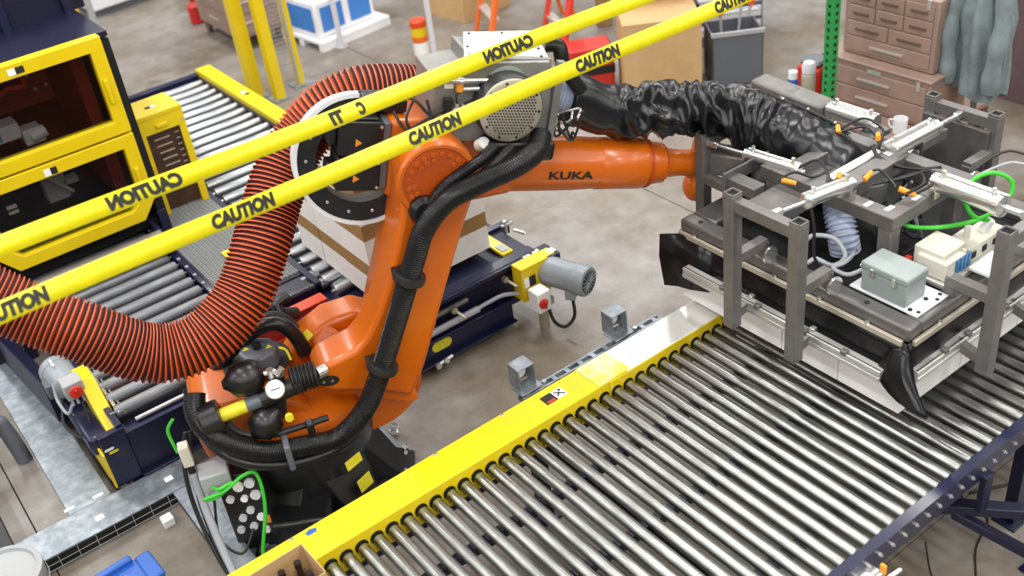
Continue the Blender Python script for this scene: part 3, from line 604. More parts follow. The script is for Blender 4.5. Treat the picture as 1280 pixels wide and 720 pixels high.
# yellow side housing
sb = thing('yellow_housing', 'yellow sheet metal housing with brown mesh window beside the guard doors', 'housing', (1.84, 7.05, 0))
Ls = Matrix.Translation((-1.84, -7.05, 0))
x0, x1, y0, y1 = 1.67, 2.01, 6.9, 7.2
MB(Ls).bx(x0, x1, y0-0.01, y1, 1.19, 1.22).build('top', 'yellow', sb, 0.004)
MB(Ls).bx(x0, x1, y0-0.006, y0+0.02, 1.08, 1.19).build('header', 'yellow', sb, 0.003)
MB(Ls).bx(1.80, 1.88, y0-0.025, y0-0.004, 1.115, 1.14).build('handle', 'yellow', sb, 0.004)
for xx in (x0, x1-0.05): MB(Ls).bx(xx, xx+0.05, y0-0.004, y0+0.05, 0.48, 1.1).build('post', 'yellow', sb, 0.003)
MB(Ls).bx(x1-0.02, x1, y0+0.05, y1, 0.48, 1.19).bx(x0, x0+0.02, y0+0.05, y1, 0.48, 1.19).build('side_panel', 'yellow', sb, 0.003)
MB(Ls).bx(x0+0.05, x1-0.05, y0+0.02, y0+0.03, 0.50, 1.09).build('mesh_window', 'mesh_brown', sb)
s_ = MB(Ls)
for k in range(6): s_.bx(x0+0.10+k*0.005, x0+0.21+k*0.004, y0+0.015, y0+0.02, 1.02-k*0.05, 1.028-k*0.05).bx(x1-0.09, x1-0.06, y0+0.015, y0+0.02, 1.03-k*0.045, 1.036-k*0.045)
s_.build('louvre', 'alu_dull', sb)
for a, b in ((x0+0.015, 1.17), (x1-0.02, 1.17)): MB(Ls).cyl((a, y0-0.006, b-0.05), (a, y0-0.012, b-0.05), 0.008, n=8).build('screw', 'grey', sb)
MB(Ls).bx(1.80, 1.84, 7.0, 7.04, 1.2202, 1.2212).build('label', 'ink', sb); MB(Ls).bx(1.84, 1.875, 7.0, 7.04, 1.2202, 1.2212).build('label', 'paper', sb)
MB(Ls).bx(1.70, 2.0, 6.96, 7.18, 0.0, 0.48).build('pedestal', 'navy_dk', sb)
MB(Ls).bar((1.69, 6.93, 0.90), (1.60, 6.75, 0.82), 0.05, 0.05).build('strut', 'yellow', sb, 0.004)

# ================================================================= FENCE
for (xx, yy, lab) in ((3.48, 9.42, 'yellow square fence post at the conveyor end, wide one of the pair'), (3.62, 9.20, 'yellow square fence post with zinc foot standing in front of the mesh panel'), (3.92, 9.34, 'slim yellow fence post at the far edge of the mesh panel')):
    w = {3.48: 0.06, 3.62: 0.05, 3.92: 0.036}[xx]
    p = thing('fence_post', lab, 'post', (xx, yy, 0), 0, 'yellow fence posts')
    MB().bx(-w, w, -w, w, 0, 2.4).build('upright', 'yellow', p, 0.004)
    MB().bx(-0.10, 0.10, -0.10, 0.10, 0, 0.012).build('foot', 'zinc', p)
    for s in (-0.082, 0.082): MB().cyl((s, s, 0.012), (s, s, 0.03), 0.012, n=6).build('bolt', 'chrome', p)
mp = thing('mesh_panel', 'fine grey wire mesh panel between the yellow posts', 'fence panel', (3.76, 9.28, 0), -0.1)
w = MB()
for k in range(12): w.cyl((-0.11+k*0.02, 0, 0.12), (-0.11+k*0.02, 0, 2.3), 0.0022, n=4)
for k in range(55): w.cyl((-0.12, 0, 0.12+k*0.04), (0.12, 0, 0.12+k*0.04), 0.0022, n=4)
g = w.build('wire_grid', 'grey', mp); g['kind'] = 'stuff'
MB().bx(-0.13, -0.115, -0.008, 0.008, 0.0, 2.32).bx(0.115, 0.13, -0.008, 0.008, 0.0, 2.32).build('edge_frame', 'grey', mp)
p = thing('floor_pole', 'thin pale grey pole standing on the floor behind the robot', 'pole', (5.12, 8.73, 0)); MB().cyl((0, 0, 0), (0, 0, 2.4), 0.028).build('tube', 'lightgrey', p); MB().cyl((0, 0, 0), (0, 0, 0.015), 0.07).build('foot', 'grey', p)
p = thing('floor_pole', 'thin pale grey pole standing by the blue and white crate', 'pole', (4.68, 9.85, 0)); MB().cyl((0, 0, 0), (0, 0, 2.4), 0.028).build('tube', 'lightgrey', p); MB().cyl((0, 0, 0), (0, 0, 0.015), 0.07).build('foot', 'grey', p)
p = thing('fence_post', 'distant yellow fence post behind the dark machine hood', 'post', (3.0, 13.4, 0)); MB().bx(-0.05, 0.05, -0.05, 0.05, 0, 2.4).build('upright', 'yellow', p); MB().bx(-0.1, 0.1, -0.1, 0.1, 0, 0.012).build('foot', 'zinc', p)
p = thing('floor_pole', 'grey pole standing behind the dark machine hood', 'pole', (3.05, 12.8, 0)); MB().cyl((0, 0, 0), (0, 0, 2.4), 0.04).build('tube', 'grey', p); MB().cyl((0, 0, 0), (0, 0, 0.015), 0.08).build('foot', 'grey', p)

# ================================================================= ROBOT
RZ = math.radians(-18)
rb = thing('robot_arm', 'large orange industrial robot arm on a black base', 'robot', (1.33, 4.27, 0), RZ)
XZ = Matrix(((1, 0, 0, 0), (0, 0, 1, 0), (0, 1, 0, 0), (0, 0, 0, 1)))  # (x,z) polygon -> y extrude
def part(mb, name, m, bevel=0, parent=None, ang=0.6): return mb.build(name, m, parent or rb, bevel, True, ang, 3)
AW = Matrix.Rotation(-RZ, 4, 'Z')   # world aligned inside the robot frame
part(MB(AW).bx(-0.50, 0.50, -0.50, 0.50, 0.0, 0.03), 'floor_plate', 'zinc', 0.004)
base = part(MB().lathe([(0.46, 0.03), (0.46, 0.06), (0.40, 0.08), (0.37, 0.20), (0.36, 0.30), (0.40, 0.40), (0.41, 0.50), (0.0, 0.50)], (0, 0, 0), (0, 0, 1), 40), 'base_frame', 'black_gloss')
q = MB()
for a in (-1.05, -0.25, 0.9, 2.2, -2.1):
    X = Matrix.Rotation(a, 4, 'Z')
    q.add([(0.30, -0.16, 0.03), (0.56, -0.12, 0.03), (0.56, 0.12, 0.03), (0.30, 0.16, 0.03), (0.30, -0.15, 0.40), (0.46, -0.10, 0.10), (0.46, 0.10, 0.10), (0.30, 0.15, 0.40)],
          [(0, 3, 2, 1), (4, 5, 6, 7), (0, 1, 5, 4), (1, 2, 6, 5), (2, 3, 7, 6), (3, 0, 4, 7)], None, X)
part(q, 'base_lug', 'black_gloss', 0.012)
for a in (-1.05, -0.25, 0.9, 2.2, -2.1):
    for s in (-0.07, 0.07):
        d = Matrix.Rotation(a, 4, 'Z') @ Vector((0.50, s, 0.03))
        part(MB().lathe([(0.030, 0), (0.030, 0.012), (0.020, 0.014), (0.020, 0.04), (0.0, 0.042)], d, (0, 0, 1), 14), 'base_bolt', 'chrome')
for (x, y, a) in ((0.50, 0.18, 0), (0.52, -0.02, 0)):
    part(MB().lathe([(0.032, 0), (0.032, 0.012), (0.022, 0.014), (0.022, 0.05), (0.0, 0.052)], (x, y, 0.03), (0, 0, 1), 6), 'anchor_bolt', 'chrome')
def sticker(px, pz, ang, w, h, py):
    X = Matrix.Translation((px, py, pz)) @ Matrix.Rotation(ang, 4, 'Z') @ Matrix.Rotation(-0.25, 4, 'X')
    s = part(MB().box((0, 0, 0), (w, 0.004, h), X), 'warning_sticker', 'stk_y', 0, base)
    return X
sticker(0.215, 0.40, 0.55, 0.10, 0.05, -0.375); sticker(0.245, 0.245, 0.62, 0.09, 0.07, -0.375)
part(MB(Matrix.Rotation(-0.25, 4, 'Z')).bx(-0.14, 0.16, -0.52, -0.28, 0.06, 0.24), 'base_boss', 'black_gloss', 0.025)
# connector panel at the rear of the base
cp = part(MB(Matrix.Translation((-0.34, -0.36, 0.36)) @ Matrix.Rotation(-0.35, 4, 'Z')).bx(-0.10, 0.12, -0.03, 0.20, -0.30, 0.20), 'connector_box', 'black', 0.012)
for k, (a, b, r) in enumerate(((0.01, 0.13, .026), (0.07, 0.15, .026), (0.08, 0.07, .026), (0.02, 0.05, .018), (-0.05, 0.05, .02), (0.03, -0.03, .02), (0.07, -0.08, .02), (-0.02, -0.08, .02), (0.02, -0.14, .02), (0.08, -0.17, .018), (-0.05, -0.16, .02))):
    Xc = Matrix.Translation((-0.34, -0.36, 0.36)) @ Matrix.Rotation(-0.35, 4, 'Z')
    p = Xc @ Vector((a, -0.03, b)); d = Xc.to_3x3() @ Vector((0, -1, 0.1))
    part(MB().cyl(p, p+d*0.018, r, n=14), 'connector', 'lightgrey' if k % 3 else 'paper', 0, cp)
Xc = Matrix.Translation((-0.34, -0.36, 0.36)) @ Matrix.Rotation(-0.35, 4, 'Z')
part(MB(Xc).bx(0.085, 0.11, -0.034, -0.03, -0.13, -0.08), 'orange_tag', 'stk_o', 0, cp)
part(MB().bx(-0.50, -0.36, -0.42, -0.30, 0.52, 0.62), 'plug_housing', 'grey', 0.01)
part(MB().bx(-0.55, -0.50, -0.36, -0.30, 0.66, 0.78), 'plug_housing', 'cream', 0.006)
part(MB().cyl((-0.525, -0.33, 0.66), (-0.525, -0.33, 0.58), 0.018), 'plug_neck', 'black')
part(MB().tube([(-0.45, -0.43, 0.56), (-0.42, -0.48, 0.58), (-0.36, -0.46, 0.58), (-0.44, -0.46, 0.52), (-0.50, -0.46, 0.53), (-0.40, -0.48, 0.56), (-0.30, -0.46, 0.60), (-0.24, -0.46, 0.58), (-0.25, -0.50, 0.40), (-0.33, -0.58, 0.15), (-0.30, -0.70, 0.03)], 0.009, 8), 'green_cable', 'green')
part(MB().tube([(-0.53, -0.28, 0.9), (-0.57, -0.28, 0.84), (-0.56, -0.30, 0.72)], 0.008, 8), 'green_cable', 'green')
part(MB().tube([(-0.525, -0.33, 0.6), (-0.52, -0.40, 0.42), (-0.49, -0.55, 0.22), (-0.44, -0.72, 0.14), (-0.33, -0.85, 0.12)], 0.020, 10), 'grey_cable', 'greycable')
part(MB().tube([(-0.50, -0.27, 0.8), (-0.56, -0.33, 0.6), (-0.56, -0.42, 0.35), (-0.50, -0.60, 0.14), (-0.40, -0.80, 0.12)], 0.011, 8), 'black_cable', 'rubber')
part(MB().tube([(-0.48, -0.27, 0.8), (-0.53, -0.35, 0.55), (-0.53, -0.46, 0.3), (-0.47, -0.66, 0.13)], 0.009, 8), 'black_cable', 'rubber')
part(MB().tube([(-0.47, -0.40, 0.45), (-0.50, -0.45, 0.25), (-0.42, -0.50, 0.16), (-0.34, -0.42, 0.22)], 0.007, 8), 'black_cable', 'rubber')

# carousel (rotating column)
car = part(MB().lathe([(0.36, 0.505), (0.385, 0.515), (0.385, 0.58), (0.35, 0.64), (0.22, 0.70), (0.0, 0.70)], (0, 0, 0), (0, 0, 1), 44), 'carousel', 'orange')
part(MB().prism([(-0.45, 0.56), (-0.47, 0.80), (-0.36, 0.86), (-0.05, 0.84), (0.10, 0.70), (0.12, 0.56)], -0.24, 0.26, XZ), 'drive_housing', 'orange', 0.035)
part(MB().prism([(0.02, 0.56), (0.02, 0.74), (0.12, 0.86), (0.28, 0.94), (0.44, 0.95), (0.58, 0.86), (0.62, 0.70), (0.55, 0.55), (0.35, 0.50)], 0.08, 0.28, XZ), 'axis_cheek', 'orange', 0.03)
part(MB().prism([(0.08, 0.56), (0.15, 0.74), (0.30, 0.86), (0.46, 0.86), (0.58, 0.72), (0.52, 0.56), (0.35, 0.50)], -0.12, 0.08, XZ), 'axis_seat', 'orange', 0.03)
part(MB().lathe([(0.075, 0), (0.075, 0.03), (0.05, 0.035), (0.05, 0.07), (0.02, 0.07)], (0.27, 0.06, 0.84), (-0.3, -0.8, 0.5), 20), 'eye_boss', 'orange')
part(MB().box((0.15, 0.075, 0.885), (0.10, 0.006, 0.045), Matrix.Translation((0.15, 0.075, 0.885)) @ Matrix.Rotation(-0.65, 4, 'Y') @ Matrix.Rotation(-0.5, 4, 'X') @ Matrix.Translation((-0.15, -0.075, -0.885))), 'yellow_sticker', 'stk_y')
# axis 1 motor in its recess, hose loop
part(MB().lathe([(0.17, 0), (0.17, 0.006), (0.15, 0.01), (0.0, 0.01)], (-0.10, 0.04, 0.853), (0.0, 0.0, 1), 28), 'motor_recess', 'ink')
mt = part(MB().lathe([(0.10, 0.0), (0.10, 0.09), (0.085, 0.10)], (-0.08, 0.02, 0.85), (0, 0, 1), 8), 'axis_motor', 'motor_dk', 0.01)
part(MB().cyl((-0.08, 0.02, 0.95), (-0.08, 0.02, 0.975), 0.022), 'motor_cap', 'black', 0, mt)
for s in (-0.055, 0.055): part(MB().prism([(-0.018, -0.014), (0.018, -0.014), (0, 0.018)], 0.9505, 0.952, Matrix.Translation((-0.08+s, 0.02-s*0.3, 0))), 'warning_mark', 'stk_y', 0, mt)
part(MB().tube([(-0.30, 0.10, 0.84), (-0.20, 0.10, 0.93), (-0.05, 0.08, 1.02), (0.05, 0.07, 1.02), (0.11, 0.06, 0.94), (0.14, 0.05, 0.82)], 0.038, 12), 'loop_hose', 'black_gloss')
part(MB().tube([(-0.32, 0.16, 0.84), (-0.20, 0.17, 0.95), (-0.04, 0.16, 1.02), (0.07, 0.15, 1.01), (0.13, 0.13, 0.92)], 0.022, 10), 'loop_hose', 'rubber')
part(MB().tube([(0.02, -0.03, 0.95), (0.05, -0.04, 0.93), (0.06, -0.06, 0.88)], 0.007, 8), 'yellow_wire', 'stk_y')
part(MB().tube([(-0.20, -0.08, 0.93), (-0.22, -0.10, 0.92), (-0.24, -0.12, 0.87)], 0.007, 8), 'yellow_wire', 'stk_y')
part(MB().cyl((0.08, 0.25, 0.95), (0.15, 0.30, 0.90), 0.035).tube([(0.08, 0.25, 0.95), (0.07, 0.28, 1.0), (0.14, 0.30, 1.02)], 0.028, 10), 'plug_socket', 'black')
# counterbalance with accumulators
cbx = part(MB().cyl((-0.40, -0.36, 0.885), (-0.31, -0.36, 0.90), 0.085, n=24).cyl((-0.42, -0.36, 0.88), (-0.40, -0.36, 0.885), 0.06, n=24), 'counterbalance_end', 'black', 0.008)
for k in range(8):
    a = 2*PI*k/8; part(MB().cyl((-0.425, -0.36+0.04*math.cos(a), 0.88+0.04*math.sin(a)), (-0.432, -0.36+0.04*math.cos(a), 0.88+0.04*math.sin(a)), 0.009, n=6), 'cap_screw', 'chrome', 0, cbx)
part(MB().cyl((-0.31, -0.36, 0.90), (-0.19, -0.36, 0.915), 0.033, n=18), 'yellow_sleeve', 'stk_y')
part(MB().cyl((-0.19, -0.36, 0.915), (-0.12, -0.36, 0.922), 0.035, n=18), 'collar', 'motor_dk')
part(MB().cyl((-0.12, -0.36, 0.922), (0.08, -0.36, 0.95), 0.045, n=18).cyl((-0.06, -0.36, 0.80), (-0.02, -0.34, 1.02), 0.035), 'manifold', 'black')
part(MB().lathe([(0.02, -0.02), (0.035, 0.0), (0.075, 0.03), (0.085, 0.08), (0.082, 0.13), (0.06, 0.16), (0.03, 0.175), (0.025, 0.20)], (-0.25, -0.30, 1.02), (1, 0.05, -0.02), 28), 'accumulator', 'black_gloss', 0, None, 1.4)
part(MB().lathe([(0.02, -0.02), (0.035, 0.0), (0.072, 0.03), (0.08, 0.08), (0.07, 0.12), (0.045, 0.14), (0.03, 0.17)], (-0.19, -0.40, 0.77), (0.75, 0.05, 0.55), 28), 'accumulator', 'black_gloss', 0, None, 1.4)
gp = (-0.045, -0.42, 1.0)
ga = part(MB().lathe([(0.0, -0.012), (0.042, -0.012), (0.045, 0.0), (0.045, 0.016), (0.040, 0.02)], gp, (0, -0.8, 0.6), 24), 'gauge', 'alu')
part(MB().lathe([(0.039, 0.019), (0.039, 0.0205), (0.0, 0.0205)], gp, (0, -0.8, 0.6), 24), 'dial', 'paper', 0, ga)
part(MB().bar(Vector(gp)+Vector((-0.02, -0.0175, 0.0135)), Vector(gp)+Vector((0.025, -0.0165, 0.0145)), 0.004, 0.002), 'needle', 'ink', 0, ga)
part(MB().cyl((-0.045, -0.36, 1.03), (-0.045, -0.36, 1.075), 0.018).cyl((-0.075, -0.36, 1.06), (-0.02, -0.36, 1.06), 0.013).cyl((-0.02, -0.37, 1.04), (0.01, -0.37, 1.07), 0.015), 'fitting', 'chrome')
q = MB(); pr_ = []
for k in range(7): pr_ += [(0.055, k*0.018), (0.068, k*0.018+0.006), (0.068, k*0.018+0.010), (0.055, k*0.018+0.016)]
part(q.lathe(pr_, (0.03, -0.34, 0.965), (1, 0, -0.05), 24), 'bellows', 'rubber')
part(MB().cyl((0.155, -0.34, 0.96), (0.20, -0.32, 0.955), 0.03), 'rod_end', 'chrome')
part(MB().cyl((-0.02, -0.46, 0.86), (-0.02, -0.48, 0.86), 0.02, n=12), 'yellow_cap', 'stk_y')

# link arm
LK = [(0.58, 0.64), (0.67, 0.80), (0.84, 1.20), (0.99, 1.54), (1.05, 1.66), (1.07, 1.78), (1.05, 1.87), (1.0, 1.93), (0.93, 1.965), (0.85, 1.96), (0.78, 1.92), (0.735, 1.85), (0.72, 1.74), (0.69, 1.62), (0.59, 1.35), (0.50, 1.18), (0.42, 1.06), (0.36, 1.01), (0.28, 0.99), (0.21, 0.975), (0.16, 0.94), (0.145, 0.89), (0.165, 0.84), (0.21, 0.81), (0.30, 0.775), (0.42, 0.73)]
la = part(MB().prism(LK[::-1], -0.32, -0.10, XZ), 'link_arm', 'orange', 0.035)
part(MB().prism([(0.66, 0.76), (0.86, 1.20), (1.01, 1.54), (1.09, 1.70), (1.09, 1.83), (1.03, 1.93), (0.93, 1.95), (0.70, 1.62), (0.45, 0.98), (0.5, 0.68)], -0.11, 0.05, XZ), 'link_web', 'orange', 0.03)
part(MB().lathe([(0.30, 0.0), (0.30, 0.02), (0.22, 0.04), (0.20, 0.06)], (0.37, -0.16, 0.68), (0, 1, 0), 36), 'axis_flange', 'orange')
part(MB().prism([(0.42, 0.735), (0.60, 0.64), (0.62, 0.58), (0.56, 0.56), (0.50, 0.60), (0.36, 0.68)], -0.28, -0.05, XZ), 'link_foot', 'orange', 0.02)
part(MB().lathe([(0.05, 0), (0.05, 0.04), (0.03, 0.05)], (0.76, 0.0, 0.83), (0.9, 0, -0.4), 16), 'link_boss', 'orange_dk')
hc = (0.885, -0.3215, 1.775)
hb = part(MB().lathe([(0.155, 0.0), (0.155, 0.004), (0.145, 0.006), (0.0, 0.006)], hc, (0, -1, 0), 40), 'hub_cover', 'orange_dk')
part(MB().lathe([(0.152, 0.0), (0.162, 0.012), (0.176, 0.012), (0.186, 0.0)], hc, (0, -1, 0), 44, cap=False), 'hub_rim', 'orange', 0, hb)
for k in range(20):
    a = 2*PI*k/20
    if 4.3 < a < 5.4: continue
    for r_ in ((0.132, 0.105) if k % 5 in (0, 1, 2) else (0.132,)):
        b = MB().lathe([(0.011, 0), (0.011, 0.008), (0.006, 0.009), (0.006, 0.004)], (hc[0]+r_*math.cos(a), hc[1]-0.006, hc[2]+r_*math.sin(a)), (0, -1, 0), 10)
        part(b, 'hub_bolt', 'orange', 0, hb)
part(MB().lathe([(0.07, 0), (0.07, 0.025), (0.05, 0.05), (0.02, 0.05)], (0.80, -0.325, 1.66), (0, -1, 0), 18), 'hub_socket', 'black')
X = Matrix.Translation((0.20, -0.3215, 0.885)) @ Matrix.Rotation(0.2, 4, 'Y') @ Matrix.Scale(1.75, 4, (1, 0, 0))
part(MB(X).lathe([(0.030, 0), (0.030, 0.002), (0.0, 0.002)], (0, 0, 0), (0, -1, 0), 28), 'pin_opening', 'ink')
for s in (-0.022, 0.018): part(MB().cyl((0.20+s, -0.322, 0.885-s*0.2), (0.20+s, -0.330, 0.885-s*0.2), 0.007, n=8), 'pin_screw', 'chrome')

# upper arm, in its own tilted frame
FA = Matrix.Translation((0.89, 0, 1.72)) @ Matrix.Rotation(math.radians(15.5), 4, 'Y')
ho = part(MB(FA).prism([(-0.19, -0.14), (-0.19, 0.24), (0.05, 0.25), (0.22, 0.20), (0.42, 0.12), (0.45, -0.13), (0.20, -0.18)], -0.09, 0.22, XZ), 'arm_housing', 'orange', 0.03)
part(MB(FA).lathe([(0.15, 0), (0.17, 0.02), (0.17, 0.09), (0.15, 0.11)], (0.12, -0.10, 0.06), (0, 1, 0), 32), 'arm_joint', 'orange')
part(MB(FA).lathe([(0.125, 0.25), (0.138, 0.40), (0.138, 0.62), (0.136, 0.80), (0.130, 0.92)], (0, 0.05, -0.03), (1, 0, 0), 40), 'forearm', 'orange')
part(MB(FA).lathe([(0.1305, 0.92), (0.1335, 0.925), (0.1335, 1.17), (0.128, 1.185)], (0, 0.05, -0.03), (1, 0, 0), 40), 'forearm_tube', 'orange')
part(MB(FA).lathe([(0.122, 1.185), (0.122, 1.20), (0.128, 1.20), (0.128, 1.212)], (0, 0.05, -0.03), (1, 0, 0), 40), 'seal_ring', 'orange_dk')
part(MB(FA).lathe([(0.112, 1.205), (0.114, 1.22), (0.110, 1.25), (0.105, 1.29), (0.09, 1.295)], (0, 0.05, -0.03), (1, 0, 0), 40), 'wrist_flange', 'orange')
for k in range(24):
    a = 2*PI*k/24
    part(MB(FA).cyl((1.285, 0.05+0.098*math.cos(a), -0.03+0.098*math.sin(a)), (1.304, 0.05+0.098*math.cos(a), -0.03+0.098*math.sin(a)), 0.007, n=6), 'flange_bolt', 'orange_dk')
part(MB(FA).lathe([(0.092, 1.29), (0.078, 1.33), (0.068, 1.42), (0.072, 1.50), (0.08, 1.54)], (0, 0.05, -0.03), (1, 0, 0), 32), 'wrist_neck', 'orange')
part(MB(FA).ball((1.56, 0.07, 0.12), 0.085, 20, 12, (0.8, 1, 1.1)).cyl((1.56, 0.07, -0.12), (1.56, 0.07, 0.12), 0.07, n=20), 'wrist_body', 'orange')
part(MB(FA).ball((1.56, 0.07, -0.17), 0.08, 20, 12, (0.85, 1, 1.1)), 'wrist_cap', 'orange')
part(MB(FA).cyl((1.59, 0.05, 0.0), (1.76, -0.05, 0.02), 0.07), 'tool_flange', 'tube')
tm = text_mesh('KUKA', 0.24, 0.043, 0.03)
for v in tm.vertices:   # wrap the lettering on the arm tube
    a = math.radians(-90)-0.0+ (v.co.y+0.012)/0.137*-1
    off = v.co.z
    px = v.co.x+0.745; ang = (v.co.y-0.005)/0.138
    v.co = FA @ Vector((px, 0.05-(0.1402+off)*math.cos(ang), -0.03+(0.1402+off)*math.sin(ang)))
tm.materials.append(M['ink']); o = bpy.data.objects.new('lettering', tm); COL.objects.link(o); o.parent = rb
# rear motors
for k, (z0, z1, yy) in enumerate(((0.075, 0.235, 0.0), (-0.10, 0.06, 0.0))):
    m_ = part(MB(FA).bx(-0.42, -0.22, yy-0.10, yy+0.07, z0, z1).bx(-0.40, -0.24, yy-0.08, yy+0.05, z1, z1+0.012), 'arm_motor', 'black', 0.012)
    part(MB(FA).bx(-0.22, -0.185, yy-0.09, yy+0.06, z0+0.005, z1-0.005), 'motor_flange', 'motor_dk', 0.006, m_)
    part(MB(FA).bx(-0.46, -0.42, yy-0.06, yy+0.03, z0+0.03, z1-0.04), 'motor_rear', 'black', 0.01, m_)
    part(MB(FA).prism([(-0.345, z0+0.045), (-0.315, z0+0.062), (-0.345, z0+0.082)], yy-0.104, yy-0.101, XZ), 'warning_mark', 'stk_o', 0, m_)
    for zz in (z0+0.02, z1-0.02): part(MB(FA).cyl((-0.232, yy-0.10, zz), (-0.232, yy-0.107, zz), 0.008, n=8), 'screw', 'chrome', 0, m_)
part(MB(FA).bx(-0.30, -0.10, -0.02, 0.12, 0.25, 0.31), 'junction_block', 'black', 0.01)
part(MB(FA).cyl((0.20, -0.20, 0.17), (0.21, -0.24, 0.20), 0.028, n=14), 'white_cap', 'paper')
# vacuum filter box on the arm
vb = part(MB(FA).prism([(-0.01, 0.17), (-0.03, 0.46), (0.13, 0.50), (0.13, 0.56), (0.51, 0.57), (0.57, 0.17)], -0.15, 0.16, XZ), 'filter_box', 'vac', 0.004)
tp = part(MB(FA).add([(0.10, -0.15, 0.53), (0.50, -0.15, 0.55), (0.52, 0.12, 0.60), (0.17, 0.12, 0.58), (0.10, -0.15, 0.545), (0.50, -0.15, 0.565), (0.52, 0.12, 0.615), (0.17, 0.12, 0.595)], [(0, 3, 2, 1), (4, 5, 6, 7), (0, 1, 5, 4), (1, 2, 6, 5), (2, 3, 7, 6), (3, 0, 4, 7)]), 'lid', 'white', 0.002)
for (a, b, c) in ((0.13, -0.12, 0.551), (0.30, -0.13, 0.557), (0.47, -0.12, 0.568), (0.48, -0.05, 0.581), (0.15, -0.02, 0.568), (0.19, 0.1, 0.592), (0.35, 0.1, 0.600), (0.49, 0.06, 0.602)):
    part(MB(FA).cyl((a, b, c), (a, b, c+0.006), 0.007, n=8), 'lid_screw', 'ink', 0, tp)
fc = (0.31, -0.152, 0.36)
ff = part(MB(FA).lathe([(0.155, 0.0), (0.155, 0.09), (0.150, 0.10), (0.143, 0.10)], fc, (0, -1, 0), 40, cap=False), 'filter_band', 'rubber')
part(MB(FA).lathe([(0.149, 0.085), (0.149, 0.10), (0.142, 0.105), (0.10, 0.107), (0.0, 0.107)], fc, (0, -1, 0), 40), 'filter_face', 'alu_dull', 0, ff)
q = MB(FA)
for i in range(-9, 10):
    for j in range(-9, 10):
        a = i*0.0145+(j % 2)*0.007; b = j*0.0135
        if a*a+b*b < 0.118**2: q.cyl((fc[0]+a, fc[1]-0.107, fc[2]+b), (fc[0]+a, fc[1]-0.1085, fc[2]+b), 0.0048, n=6)
h_ = part(q, 'perforations', 'ink', 0, ff); h_['kind'] = 'stuff'
for k in range(10):
    a = 2*PI*k/10; part(MB(FA).cyl((fc[0]+0.132*math.cos(a), fc[1]-0.105, fc[2]+0.132*math.sin(a)), (fc[0]+0.132*math.cos(a), fc[1]-0.111, fc[2]+0.132*math.sin(a)), 0.006, n=8), 'face_screw', 'ink', 0, ff)
part(MB(FA).lathe([(0.11, 0), (0.11, 0.01)], (0.31, -0.15, 0.42), (0, -1, 0), 36), 'backing_disc', 'greybox')
part(MB(FA).cyl((-0.02, -0.17, 0.46), (0.43, -0.17, 0.475), 0.012).cyl((0.08, -0.17, 0.46), (0.10, -0.17, 0.461), 0.018), 'cross_rod', 'chrome')
part(MB(FA).cyl((0.10, -0.17, 0.425), (0.38, -0.17, 0.435), 0.010), 'cross_rod', 'alu')
part(MB(FA).bx(0.07, 0.10, -0.18, -0.15, 0.41, 0.45), 'elbow', 'stk_o', 0.005)
part(MB(FA).bx(0.02, 0.06, -0.156, -0.15, 0.42, 0.44), 'label', 'paper')
part(MB(FA).bx(0.02, 0.06, -0.18, -0.15, 0.30, 0.38), 'switch', 'black', 0.004)
part(MB(FA).bx(0.06, 0.13, -0.20, -0.15, 0.27, 0.335), 'regulator', 'alu', 0.006)
part(MB(FA).cyl((0.08, -0.175, 0.335), (0.08, -0.175, 0.36), 0.012).cyl((0.11, -0.175, 0.335), (0.11, -0.175, 0.36), 0.012), 'regulator_port', 'chrome')
part(MB(FA).tube([(0.08, -0.175, 0.36), (0.07, -0.18, 0.40), (0.09, -0.17, 0.42)], 0.005, 6).tube([(0.11, -0.175, 0.36), (0.18, -0.18, 0.40), (0.22, -0.16, 0.44)], 0.005, 6), 'air_line', 'rubber')
part(MB(FA).bx(0.54, 0.575, -0.17, -0.13, 0.18, 0.56), 'edge_post', 'vac')
# wiring around the box
for pts in ([(-0.20, -0.05, 0.30), (-0.12, -0.12, 0.36), (-0.04, -0.16, 0.30), (0.02, -0.17, 0.26)], [(-0.18, -0.08, 0.28), (-0.13, -0.14, 0.22), (-0.06, -0.16, 0.27), (0.03, -0.17, 0.33)],
            [(-0.10, -0.10, 0.34), (-0.14, -0.16, 0.27), (-0.08, -0.18, 0.20), (0.0, -0.17, 0.22)], [(-0.05, -0.14, 0.36), (-0.02, -0.18, 0.25), (-0.03, -0.16, 0.18)]):
    part(MB(FA).tube(pts, 0.007, 8), 'wire', 'rubber')
random.seed(3)
for k in range(9):
    a = [(0.58+random.uniform(0, .03), -0.14+random.uniform(-.03, .03), 0.25+random.uniform(-.05, .08))]
    for j in range(3): a.append((0.62+random.uniform(-.02, .10), -0.14+random.uniform(-.05, .05), 0.24+random.uniform(-.06, .08)))
    part(MB(FA).tube(a, 0.006, 6), 'wire', 'rubber' if k % 4 else 'alu')
part(MB(FA).tube([(0.54, 0.02, 0.58), (0.60, 0.0, 0.58), (0.63, -0.02, 0.50), (0.68, -0.03, 0.44), (0.74, -0.03, 0.38)], 0.036, 14), 'black_duct', 'black_gloss')
q = MB(FA).bx(0.22, 0.56, -0.25, -0.02, 0.11, 0.205)
part(q, 'conduit_bracket', 'black', 0.02)
